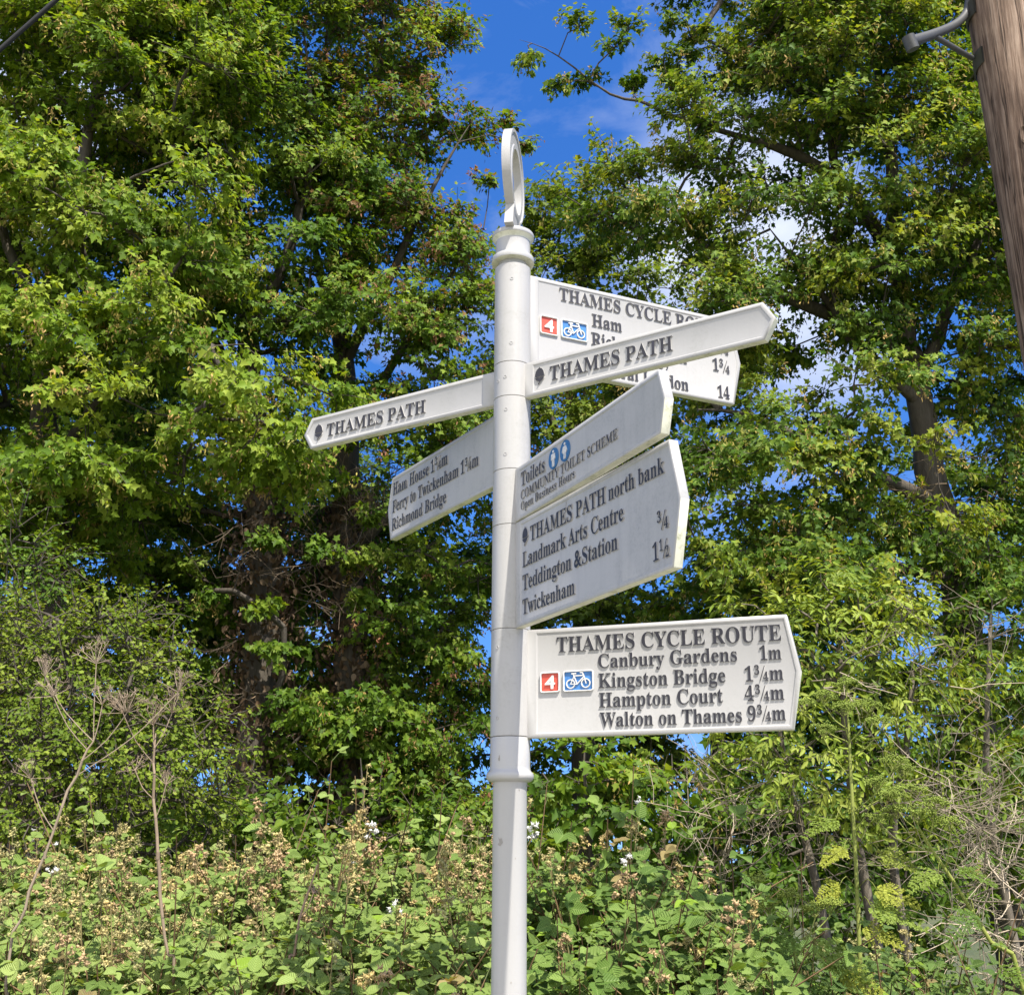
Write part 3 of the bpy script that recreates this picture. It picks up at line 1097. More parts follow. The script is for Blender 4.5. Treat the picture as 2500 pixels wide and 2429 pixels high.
# bracket: an arm pointing left with a brace below it
acc = Acc()
BD = 3.62
arm = spline([P(2366, 0, BD), P(2358, 34, BD), P(2330, 62, BD - .05), P(2275, 86, BD - .14), P(2219, 104, BD - .24)], .02)
tube(acc, arm, np.linspace(.0135, .019, len(arm)), 12)
br = acc.build("bracket", M['galv'], pole, smooth=True, loc=base)
acc = Acc()
tip = P(2221, 104, BD - .24)
tube(acc, [tip + [.012, .008, -.022], tip + [-.004, 0, .022]], [.021, .021], 14)
acc.build("end_cap", M['galv'], br, smooth=False, loc=base)
acc = Acc()
bp = spline([P(2276, 86, BD - .14), P(2320, 112, BD - .08), P(2374, 143, BD)], .03)
tube(acc, bp, .0095, 10)
acc.build("brace", M['galv'], br, smooth=True, loc=base)
for zz in (P(2366, 30, BD)[2], P(2378, 150, BD)[2]):
    acc = Acc()
    c0 = at(zz)
    q = [c0 + np.array([rz(zz) * 1.02 * math.cos(a), rz(zz) * 1.02 * math.sin(a), 0]) for a in np.linspace(2.5, 3.5, 9)]
    v = np.array([p + np.array([0, 0, s]) for s in (-.03, .03) for p in q] + [p + np.array([-.006, 0, s]) for s in (-.03, .03) for p in q])
    fs = [(18 + i, 18 + i + 1, 27 + i + 1, 27 + i) for i in range(8)] + [(i, i + 1, 9 + i + 1, 9 + i) for i in range(8)]
    fs += [(i, i + 1, 18 + i + 1, 18 + i) for i in range(8)] + [(9 + i, 9 + i + 1, 27 + i + 1, 27 + i) for i in range(8)]
    acc.add(v, fs)
    acc.build("mounting_plate", M['galv'], br, loc=base)

# overhead cable from the pole's head away to the upper left
M['cable'] = plain_paint("black_cable", (0.014, 0.014, 0.015), 0.8)
c_mid = P(68, 62, 4.1)
top = at(8.45)
v_n = unit(np.cross(ray(0, 121), ray(137, 0)))
t_top = top - v_n * ((top - CAMPOS) @ v_n)          # beside the pole's head
far = c_mid - (t_top - c_mid) * .62
acc = Acc()
tube(acc, [far * (1 - t) + t_top * t for t in np.linspace(0, 1, 30)], .0095, 10)
acc2 = acc.build("overhead_cable", M['cable'], None, smooth=True, loc=c_mid)
tag(acc2, "thick dark cable slanting across the sky at the upper left corner", "cable")

# ------------------------------------------------------------------ leaves, twigs, trees
def tmpl(half, fold=0.12, droop=0.22):
    """leaf outline from its right half (list of (x, y), y along the midrib); returns verts, two halves as polygons"""
    h = np.array(half, float)
    n = len(h)
    right = np.column_stack([h[:, 0], h[:, 1], fold * np.abs(h[:, 0]) - droop * h[:, 1] ** 2])
    left = right[1:-1] * [-1, 1, 1]
    v = np.concatenate([right, left])
    fr = list(range(n))
    fl = [0] + [n + i for i in range(n - 2)] + [n - 1]
    return v, np.array([fr, fl[::-1]])


MAPLE = tmpl([(0, 0), (.36, -.04), (.25, .18), (.51, .44), (.23, .54), (0, .98)], 0.14, 0.34)
MAPLE_B = tmpl([(0, 0), (.26, .0), (.44, .10), (.24, .24), (.50, .58), (.20, .50), (.16, .66), (0, 1.02)], 0.16, 0.22)
OVATE = tmpl([(0, 0), (.20, .08), (.33, .28), (.33, .48), (.22, .74), (.10, .90), (0, 1)], 0.18, 0.30)
LANCE = tmpl([(0, 0), (.12, .15), (.19, .40), (.13, .72), (0, 1)], 0.14, 0.35)
HAW = tmpl([(0, 0), (.10, .22), (.36, .42), (.20, .58), (.24, .84), (0, 1)], 0.14, 0.15)
_s = [(0, 0)]
for i in range(1, 10):
    t = i / 10.0
    w = 0.40 * math.sin(PI * min(1, t ** 0.72)) ** 0.8 + 0.01
    _s.append((w * 1.04, t - 0.015))
    _s.append((w * 0.90, t + 0.035))
_s.append((0, 1.04))
BRAMBLE = tmpl(_s, 0.20, 0.24)


def leaves(acc, tm, pos, ydir, nrm, size, tint, uv=False):
    v, f = tm
    pos = np.asarray(pos, float)
    n = len(pos)
    if n == 0:
        return
    y = unit(ydir)
    nn = nrm - y * np.sum(nrm * y, 1, keepdims=True)
    nn = unit(nn)
    x = np.cross(y, nn)
    s = np.broadcast_to(size, n)[:, None, None]
    w = pos[:, None, :] + s * (v[None, :, 0:1] * x[:, None, :] + v[None, :, 1:2] * y[:, None, :] + v[None, :, 2:3] * nn[:, None, :])
    k = len(v)
    faces = (f[None] + (np.arange(n) * k)[:, None, None]).reshape(-1, f.shape[1])
    acc.add(w.reshape(-1, 3), faces, np.repeat(tint, k, 0), 0, np.tile(v[:, :2], (n, 1)) if uv else None)


def rdir(rng, n):
    return unit(rng.normal(0, 1, (n, 3)))


def sample_blobs(rng, blobs, spacing, pads=0, scales=None):
    """points spread through ellipsoids; blobs = (px, py, dist, half width px, half height px, half depth m[, density])"""
    pts, out = [], []
    full = spacing
    for bl in blobs:
        small = bl[5] < .31
        spacing = full * (1.5 if pads and not small else 1.0)
        n0 = len(pts)
        px, py, dist, rx, rzz, ry = bl[:6]
        den = bl[6] if len(bl) > 6 else 1.0
        c = P(px, py, dist)
        s = np.linalg.norm(c - CAMPOS) / F_PX
        r = np.array([rx * s, ry, rzz * s])
        n = int(den * 1.6 * r[0] * r[1] * r[2] * 4.19 / spacing ** 3) + 3
        u = rdir(rng, n) * (rng.random((n, 1)) ** 0.36)
        for q in u:
            p = c + q * r
            if p[2] < 0.7:
                continue
            if pts and np.min(np.sum((np.array(pts) - p) ** 2, 1)) < (spacing * .72) ** 2:
                continue
            pts.append(p)
            out.append(unit(q / r * r.min() + np.array([0, -0.15, 0.1])))
        if pads and not small:                               # each bough ends in a domed shelf of leaves
            P0, O0 = pts[n0:], out[n0:]
            pts, out = pts[:n0], out[:n0]
            nf = int(len(P0) * 1.5)                          # looser leaves between the shelves
            for q in rdir(rng, nf) * (rng.random((nf, 1)) ** .33):
                if c[2] + q[2] * r[2] > .7:
                    pts.append(c + q * r)
                    out.append(unit(q + [0, -.1, .1]))
            for p, o in zip(P0, O0):
                R = full * rng.uniform(.75, 1.35)
                tilt = np.array([rng.normal(0, .18), rng.normal(-.12, .18)]) - o[:2] * .30
                for k in range(int(pads * (R / full) ** 2)):
                    a, q = rng.uniform(0, 2 * PI), R * math.sqrt(rng.random())
                    d = np.array([math.cos(a) * q, math.sin(a) * q])
                    pts.append(p + np.array([d[0], d[1], d @ tilt - .42 * q * q / R + rng.normal(0, .035)]))
                    out.append(unit(o * .4 + np.array([d[0], d[1], 0]) / R * .7 + [0, 0, .1]))
        if scales is not None:
            scales += [1.0 if not (small and pads) else .46] * (len(pts) - len(scales))
    return np.array(pts), np.array(out)


def grow(rng, trunks, clumps, wander=0.16):
    """joins every clump to the nearest limb or branch; returns nodes, parents, trunk flag and the clump's last node"""
    nodes, par, flag = [], [], []
    for line in trunks:
        first = True
        for p in line:
            if first and nodes:
                d = np.sum((np.array(nodes) - p[:3]) ** 2, 1)
                par.append(int(np.argmin(d)))
            else:
                par.append(len(nodes) - 1)
            first = False
            nodes.append(np.array(p[:3], float))
            flag.append(True)
    A = np.zeros((60000, 3))
    n = len(nodes)
    A[:n] = nodes
    tr = np.array(nodes)
    d0 = np.array([np.sqrt(np.min(np.sum((tr - c) ** 2, 1))) for c in clumps])
    ends = np.zeros(len(clumps), int)
    for ci in np.argsort(d0):
        c = clumps[ci]
        dv = c - A[:n]
        d = np.sqrt(np.sum(dv ** 2, 1))
        cost = d + 0.8 * np.maximum(0, A[:n, 2] - c[2] + 0.1 * d)
        j = int(np.argmin(cost))
        pj = par[j]
        t0 = unit(A[j] - A[pj]) if pj >= 0 else np.array([0, 0, 1.0])
        dist = d[j]
        k = max(2, int(dist / 0.22))
        p1 = A[j] + unit(t0 * 0.5 + unit(dv[j]) + [0, 0, .15]) * dist * .4
        p2 = c - unit(unit(dv[j]) + [0, 0, -.25]) * dist * .3
        last = j
        for i in range(1, k + 1):
            t = i / k
            q = (1 - t) ** 3 * A[j] + 3 * (1 - t) ** 2 * t * p1 + 3 * (1 - t) * t * t * p2 + t ** 3 * c
            if i < k:
                q = q + rng.normal(0, wander * 0.22, 3)
            A[n] = q
            par.append(last)
            flag.append(False)
            last = n
            n += 1
        ends[ci] = last
    return A[:n], np.array(par), np.array(flag), ends


def build_tree(name, label, base, trunks, blobs, seed, spacing=0.42, leaf=0.066, twigs=10, tl=(.18, .40), lpt=9, pal=None, tm=MAPLE,
               seeds=0.0, seed_pal=None, group=None, bark='bark', cat='tree', flat=0.38, clump_r=0.0, leafmat='leaf', top_red=None, dead=0,
               outw=0.62, keep=1.0, tint_jit=0.22, pads=6, ivy=None):
    rng = np.random.default_rng(seed)
    root = thing(name, base, label, cat, group)
    base = np.array(base, float)
    scl = []
    clumps, outs = sample_blobs(rng, blobs, spacing, pads, scl)
    scl = np.array(scl)
    lines = [spline(np.array(t, float), 0.22) for t in trunks]
    A, par, flag, ends = grow(rng, [l[:, :3] for l in lines], clumps)
    # limbs
    ta = Acc()
    for l in lines:
        ll = l.copy()
        kt = min(6, len(ll))
        ll[-kt:, 3] = np.minimum(ll[-kt:, 3], ll[-kt, 3] * np.linspace(1, .12, kt))
        ll[1:-1, :3] += rng.normal(0, 0.018, (len(l) - 2, 3)) * np.minimum(1, ll[1:-1, 3:4] * 12)
        tube(ta, ll[:, :3], ll[:, 3] * .8, 12, rng, 0.07)
    ta.build("trunk", M[bark], root, smooth=True, loc=base)
    # branches, thickness by what they carry
    w = np.zeros(len(A))
    np.add.at(w, ends, 1)
    for i in range(len(A) - 1, -1, -1):
        if par[i] >= 0 and not flag[i]:
            w[par[i]] += w[i] * (not flag[i])
    rad = 0.0052 * np.maximum(w, 1) ** 0.46
    ba = Acc()
    idx = np.where(~flag)[0]
    pi = par[idx]
    ra = np.where(flag[pi], rad[idx] * 1.25, rad[pi])
    frusta(ba, A[pi], A[idx], np.minimum(ra, rad[idx] * 1.5), rad[idx], 5)
    # twigs
    nc = len(clumps)
    C = clumps
    crown_c = C.mean(0)
    outd = unit((C - crown_c) * [1, 1, .45]) * 0.6 + outs * 0.6
    bd = unit(A[ends] - A[par[ends]])
    K = twigs
    td = unit(rdir(rng, nc * K).reshape(nc, K, 3) * [1, 1, flat] + 0.45 * outd[:, None, :] + 0.35 * bd[:, None, :] + [0, 0, .1])
    ln = rng.uniform(tl[0], tl[1], (nc, K)) * scl[:, None]
    s0 = A[ends][:, None, :] + rng.normal(0, .05 + clump_r, (nc, K, 3)) * scl[:, None, None]
    mid = s0 + td * (ln * .55)[..., None]
    tipd = unit(td + np.array([0, 0, -.28]) + rng.normal(0, .18, (nc, K, 3)))
    tip = mid + tipd * (ln * .5)[..., None]
    f = lambda a: a.reshape(-1, 3)
    frusta(ba, f(np.repeat(A[ends][:, None, :], K, 1)), f(mid), .0042, .0032, 4)
    frusta(ba, f(mid), f(tip), .0032, .0018, 3)
    ba.build("branches", M['twig' if bark != 'bark_pale' else bark], root, loc=base)
    # leaves in pairs along the twigs
    L = lpt
    tt = np.linspace(.18, 1.0, L)[None, None, :, None] + rng.normal(0, .03, (nc, K, L, 1))
    pos = np.where(tt < .55, s0[:, :, None] + (mid - s0)[:, :, None] * tt / .55, mid[:, :, None] + (tip - mid)[:, :, None] * (tt - .55) / .45)
    pos = np.repeat(pos, 2, 2)
    sgn = np.tile([1, -1], L)[None, None, :, None]
    tw = np.repeat(tipd[:, :, None, :], 2 * L, 2)
    sd = unit(np.cross(tw, [0, 0, 1.0]) + rng.normal(0, .35, tw.shape)) * sgn
    pet = unit(sd + 0.5 * tw + rng.normal(0, .3, tw.shape) + [0, 0, .12])
    pl = rng.uniform(.35, .75, pos.shape[:3])[..., None] * leaf
    pos = pos + pet * pl
    od = np.repeat(np.repeat(outd[:, None, None, :], K, 1), 2 * L, 2)
    nrm = unit(np.array([.04, -.22, .66]) + outw * od + np.repeat(np.repeat(rng.normal(0, .22, (nc, 1, 1, 3)), K, 1), 2 * L, 2) + rng.normal(0, .34, pos.shape))
    yd = unit(pet * .8 + 0.35 * od + np.array([0, 0, -.42]) + rng.normal(0, .28, pos.shape))
    size = leaf * rng.uniform(.55, 1.22, pos.shape[:3])
    pal = np.array(pal if pal is not None else [(0.035, 0.082, 0.010), (0.068, 0.130, 0.014), (0.120, 0.185, 0.022)])
    cl = rng.beta(2, 2, (nc, 1, 1)) + rng.normal(0, tint_jit, (nc, K, 1)) * .5 + rng.normal(0, tint_jit, pos.shape[:3])
    cl = np.clip(cl, 0, 1)[..., None] * (len(pal) - 1)
    i0 = np.clip(cl.astype(int), 0, len(pal) - 2)[..., 0]
    fr = cl - i0[..., None]
    tint = pal[i0] * (1 - fr) + pal[i0 + 1] * fr
    tint = tint * (1 + rng.normal(0, .10, tint.shape[:3])[..., None])
    if top_red is not None:                       # leaves turning russet high in the crown
        zt, amt, colr = top_red
        z01 = np.clip((pos[..., 2] - zt) / 2.0, 0, 1) * amt
        turn = (rng.random(pos.shape[:3]) < z01)[..., None]
        tint = np.where(turn, np.array(colr) * rng.uniform(.6, 1.2, pos.shape[:3])[..., None], tint)
    kp = (rng.random(pos.shape[:3]) < keep * np.where(scl < 1, .85, 1)[:, None, None]).ravel() & (pos[..., 2].ravel() > .3)
    la = Acc()
    leaves(la, tm, f(pos)[kp], f(yd)[kp], f(nrm)[kp], size.ravel()[kp], np.clip(f(tint)[kp], 0.004, .9))
    la.build("foliage", M[leafmat], root, tint=True, loc=base)
    if seeds:
        sa = Acc()
        pick = np.where(rng.random(nc * K) < seeds)[0]
        cen = f(tip)[pick] + np.array([0, 0, -.035]) + rng.normal(0, .02, (len(pick), 3))
        sp = np.array(seed_pal if seed_pal is not None else [(0.42, 0.34, 0.085), (0.48, 0.33, 0.11), (0.33, 0.33, 0.075)])
        k = 14
        pp = np.repeat(cen, k, 0) + rng.normal(0, 1, (len(pick) * k, 3)) * [.028, .028, .035]
        cc = np.repeat(sp[rng.integers(0, len(sp), len(pick))], k, 0) * rng.uniform(.7, 1.25, (len(pick) * k, 1))
        leaves(sa, LANCE, pp, unit(rng.normal(0, .6, pp.shape) + [0, 0, -.9]), rdir(rng, len(pp)), rng.uniform(.026, .042, len(pp)), cc)
        frusta(sa, f(tip)[pick], cen, .0012, .001, 3, tint=(.2, .17, .05))
        tag(sa.build("seed_clusters", M['seed'], root, tint=True, loc=base), kind="stuff")
    if ivy:                                       # withered ivy hanging on the trunk
        iv = Acc()
        ti, zlo, zhi, n_, rr_ = ivy
        ln_ = lines[ti]
        ln_ = ln_[(ln_[:, 2] > zlo) & (ln_[:, 2] < zhi)]
        q = ln_[rng.integers(0, len(ln_), n_)]
        an = rng.uniform(0, 2 * PI, n_)
        rad_ = q[:, 3] + rr_ * rng.random(n_) ** 1.5
        pp = q[:, :3] + np.stack([np.cos(an) * rad_, np.sin(an) * rad_, rng.normal(0, .12, n_)], 1)
        cc = np.array([(.20, .125, .07), (.13, .085, .05), (.27, .19, .12), (.09, .06, .035)])[rng.integers(0, 4, n_)] * rng.uniform(.6, 1.25, (n_, 1))
        leaves(iv, OVATE, pp, unit(rng.normal(0, .45, (n_, 3)) + [0, 0, -.9]), rdir(rng, n_) + np.stack([np.cos(an), np.sin(an), 0 * an], 1), rng.uniform(.035, .075, n_), cc)
        iv.build("dead_leaves", M['seed'], root, tint=True, loc=base)
    if dead:
        da = Acc()
        dead_spray(rng, da, dead[0], dead[1], dead[2] if len(dead) > 2 else (.30, .23, .16))
        da.build("dead_twigs", M['dry'], root, tint=True, loc=base)
    return root


def dead_spray(rng, acc, starts, n_each, col, ln=(.25, .6), r0=.0036, kink=.45, levels=3):
    """bare forking twigs; starts = list of (point, direction, spread)"""
    for p0, d0, spread in starts:
        for _ in range(n_each):
            stack = [(np.array(p0, float) + rng.normal(0, spread, 3), unit(np.array(d0, float) + rng.normal(0, .7, 3)), rng.uniform(*ln), r0 * rng.uniform(.6, 1.3), levels)]
            c = np.array(col) * rng.uniform(.45, 1.25)
            while stack:
                p, d, l, r, lev = stack.pop()
                m = max(3, int(l / .08))
                pts = [p]
                for i in range(m):
                    d = unit(d + rng.normal(0, kink * .5, 3) + [0, 0, -.02])
                    pts.append(pts[-1] + d * l / m)
                    if lev > 0 and rng.random() < .55:
                        stack.append((pts[-1], unit(d + rng.normal(0, .75, 3)), l * rng.uniform(.35, .7), r * .62, lev - 1))
                pts = np.array(pts)
                rr = np.linspace(r, r * .6, len(pts))
                frusta(acc, pts[:-1], pts[1:], rr[:-1], rr[1:], 4, tint=c)


def T(*rows):
    """limb centre line: rows of (px, py, dist, radius)"""
    return [np.append(P(a, b, c), r) for a, b, c, r in rows]


def ground_pt(px, py, dist):
    p = P(px, py, dist)
    return (p[0], p[1], 0.0)


def trunk_from(gp, rad, *rows):
    return [np.array([gp[0], gp[1], -0.05, rad * 1.25]), np.array([gp[0], gp[1], .45, rad])] + T(*rows)


YG = [(0.085, 0.155, 0.011), (0.165, 0.255, 0.021), (0.29, 0.36, 0.045)]
MG = [(0.064, 0.13, 0.012), (0.125, 0.21, 0.020), (0.235, 0.31, 0.040)]
DG = [(0.050, 0.105, 0.013), (0.096, 0.172, 0.019), (0.180, 0.26, 0.036)]

# --- left front maple: bright shelves of leaves with hanging seeds
g1 = ground_pt(130, 1500, 9.4)
build_tree("maple_tree", "bright yellow-green maple filling the far left with hanging pale seed bunches", g1,
           [trunk_from(g1, .17, (128, 1400, 9.4, .16), (120, 1100, 9.4, .14), (110, 820, 9.3, .11), (160, 560, 9.2, .08), (230, 250, 9.2, .05), (260, -60, 9.2, .03)),
            T((122, 1150, 9.4, .06), (260, 960, 9.0, .04), (430, 860, 8.7, .026), (600, 840, 8.5, .014)),
            T((112, 830, 9.3, .08), (20, 600, 9.0, .06), (-60, 380, 8.9, .04)),
            T((160, 560, 9.2, .035), (330, 430, 8.8, .022), (480, 380, 8.6, .012))],
           [(120, 820, 8.5, 330, 170, .7), (470, 860, 8.35, 330, 150, .6, 1.1), (160, 560, 8.9, 300, 170, .8), (420, 520, 8.7, 240, 130, .6),
            (100, 300, 9.2, 260, 170, .8, .7), (300, 120, 9.3, 260, 150, .8, .9), (20, 60, 9.4, 220, 160, .8, .45), (500, 240, 9.1, 170, 130, .6, .9),
            (640, 980, 8.2, 240, 130, .5, 1.1), (250, 1090, 8.4, 300, 120, .6), (500, 1160, 8.5, 260, 110, .55, 1.1), (20, 1180, 8.8, 190, 150, .6),
            (780, 1080, 8.3, 130, 110, .4), (-200, 700, 9.2, 250, 400, 1.0, .6), (200, -250, 9.6, 450, 200, 1.2, .6)],
           101, spacing=.40, leaf=.062, pal=YG, seeds=.36, top_red=None, tm=MAPLE, ivy=(0, 1.5, 4.5, 900, .10))

# --- second maple behind it, ivy-clad trunk
g2 = ground_pt(620, 1500, 10.6)
rng_ = np.random.default_rng(5)
sp2 = [(P(640 + rng_.normal(0, 70), y, 10.3), (rng_.normal(0, .6), -.6, -.1), .16) for y in np.linspace(1050, 1900, 24)]
build_tree("maple_tree", "taller maple with dark trunk and bare brown twigs behind the left boards", g2,
           [trunk_from(g2, .21, (628, 1700, 10.6, .19), (640, 1300, 10.6, .17), (610, 980, 10.5, .14), (600, 700, 10.4, .11), (560, 430, 10.3, .08), (590, 120, 10.3, .05), (600, -200, 10.3, .03)),
            T((606, 820, 10.4, .09), (720, 560, 10.2, .06), (760, 300, 10.2, .04), (740, 60, 10.2, .02)),
            T((630, 1060, 10.5, .10), (500, 800, 10.2, .07), (400, 640, 10.0, .05), (330, 460, 10.0, .03))],
           [(620, 330, 10.2, 260, 220, .8, .75), (560, 40, 10.3, 280, 180, .9, .75), (600, 640, 10.0, 240, 160, .7, .75), (380, 300, 10.4, 220, 200, .7, .6),
            (780, 720, 9.9, 170, 120, .5, .8), (620, -250, 10.6, 400, 180, 1.2, .5), (420, 1400, 11.3, 240, 130, .6, .8), (720, 1500, 11.3, 210, 160, .6, .9),
            (520, 1700, 11.5, 260, 170, .7, .9), (820, 1740, 11.2, 190, 170, .6, .9), (250, 1500, 10.8, 260, 180, .7, .7), (200, 1800, 11.0, 300, 200, .8, .7),
            (720, 1960, 10.4, 260, 120, .6, 1.0), (330, 1250, 10.9, 330, 130, .6, 1.0), (30, 1330, 11.0, 220, 170, .6, 1.2), (60, 1600, 11.0, 220, 150, .6, 1.0), (300, 1000, 11.2, 260, 120, .5, .8), (820, 1330, 11.8, 160, 150, .5, 1.0), (640, 1230, 11.1, 200, 160, .6, .8), (400, 620, 10.4, 200, 130, .5, .8), (720, 880, 10.6, 130, 110, .4, .7), (630, 1420, 10.1, 110, 120, .3, 1.0), (660, 1650, 10.1, 120, 120, .3, 1.0), (850, 1350, 10.3, 110, 120, .3, 1.0), (780, 230, 10.9, 160, 150, .5, .6), (480, 1020, 11.0, 260, 140, .6, .7), (100, 1980, 10.8, 260, 130, .6, .9), (450, 1950, 10.9, 240, 120, .6, .9)],
           102, spacing=.43, leaf=.060, pal=MG, seeds=.16, dead=(sp2, 2, (.16, .12, .085)), ivy=(0, 1.5, 5.0, 2600, .20))

# --- third maple: fan of upright limbs, russet seeds at the top
g3 = ground_pt(860, 1500, 10.9)
sp3 = [(P(860 + rng_.normal(0, 75), y, 10.7), (rng_.normal(0, .6), -.5, .0), .14) for y in np.linspace(1000, 1450, 20)]
build_tree("maple_tree", "maple with a fan of upright limbs and russet seeds against the blue gap", g3,
           [trunk_from(g3, .20, (862, 1900, 10.9, .19), (850, 1500, 10.9, .17), (842, 1200, 10.9, .15), (838, 980, 10.9, .13), (836, 800, 10.9, .10), (815, 560, 10.8, .07), (790, 280, 10.8, .04), (800, 0, 10.8, .025)),
            T((838, 860, 10.9, .08), (870, 620, 10.8, .06), (880, 360, 10.7, .045), (930, 100, 10.7, .025), (950, -120, 10.7, .015)),
            T((838, 900, 10.9, .075), (960, 660, 10.6, .05), (1060, 450, 10.6, .03), (1150, 300, 10.6, .016)),
            T((838, 840, 10.9, .06), (770, 620, 10.8, .045), (700, 400, 10.8, .03)),
            T((842, 1100, 10.9, .08), (950, 900, 10.6, .05), (1080, 700, 10.5, .03), (1180, 560, 10.5, .016)),
            T((848, 1350, 10.9, .08), (960, 1250, 10.6, .05), (1100, 1180, 10.4, .03)),
            T((836, 800, 10.9, .05), (850, 560, 10.8, .04), (845, 300, 10.8, .025), (860, 60, 10.8, .014))],
           [(880, 90, 10.7, 210, 190, .7, .5), (1010, 300, 10.6, 190, 150, .6, .5), (1120, 320, 10.6, 95, 120, .4, .7), (880, 420, 10.6, 230, 130, .6, .32), (1010, 560, 10.5, 180, 130, .5, .45),
            (1140, 600, 10.5, 80, 110, .4, .7), (800, -170, 10.8, 300, 160, .9, .55), (1010, 780, 10.2, 190, 120, .5, .9), (1090, 900, 10.1, 150, 150, .5, 1.1),
            (960, 960, 10.2, 120, 90, .4, .9), (1080, 1180, 10.7, 160, 150, .5, 1.1), (1080, 1450, 11.1, 170, 170, .55, 1.2), (950, 1640, 11.1, 220, 150, .55, 1.2), (1110, 1740, 11.0, 140, 180, .5, 1.2),
            (1000, 1930, 11.0, 240, 120, .5, 1.1), (700, 1350, 11.6, 200, 170, .5, 1.0), (1255, 320, 10.8, 50, 60, .25, 1.2), (1240, 480, 10.7, 60, 70, .3, .8)],
           103, spacing=.39, leaf=.056, pal=MG, seeds=.32, seed_pal=[(.34, .18, .085), (.36, .235, .08), (.30, .14, .075), (.27, .22, .06)],
           top_red=(5.2, .16, (.20, .12, .045)), dead=(sp3, 4, (.25, .185, .13)), ivy=(0, 1.5, 5.2, 2200, .16))

# --- middle distance tree seen between the big ones
g4 = ground_pt(1420, 1500, 14.5)
build_tree("maple_tree", "smaller pale green maple in the distance between the big trees, behind the sign", g4,
           [trunk_from(g4, .17, (1425, 1900, 14.5, .16), (1415, 1400, 14.5, .13), (1400, 1000, 14.5, .10), (1410, 760, 14.5, .06), (1430, 560, 14.5, .03)),
            T((1410, 1100, 14.5, .07), (1510, 900, 14.2, .05), (1560, 700, 14.2, .03)),
            T((1412, 1200, 14.5, .07), (1330, 960, 14.2, .05), (1310, 740, 14.2, .03))],
           [(1370, 620, 14.2, 120, 120, .7), (1460, 560, 14.3, 100, 80, .6), (1550, 660, 14.2, 120, 110, .7, .9), (1330, 800, 14.0, 130, 140, .7), (1480, 820, 14.0, 170, 130, .8),
            (1400, 1050, 14.0, 200, 140, .8, .9), (1340, 1300, 14.2, 150, 160, .7, .8), (1560, 1150, 14.2, 160, 170, .7, .7), (1420, 1560, 14.5, 200, 160, .8, .85), (1620, 1480, 14.6, 190, 160, .8, .8), (1650, 900, 14.6, 150, 160, .8, .8),
            (1500, 1850, 14.8, 250, 120, .8, .35)],
           104, spacing=.46, leaf=.074, pal=[(.09, .145, .016), (.15, .215, .024), (.23, .285, .042)], seeds=.16, lpt=7, twigs=9)

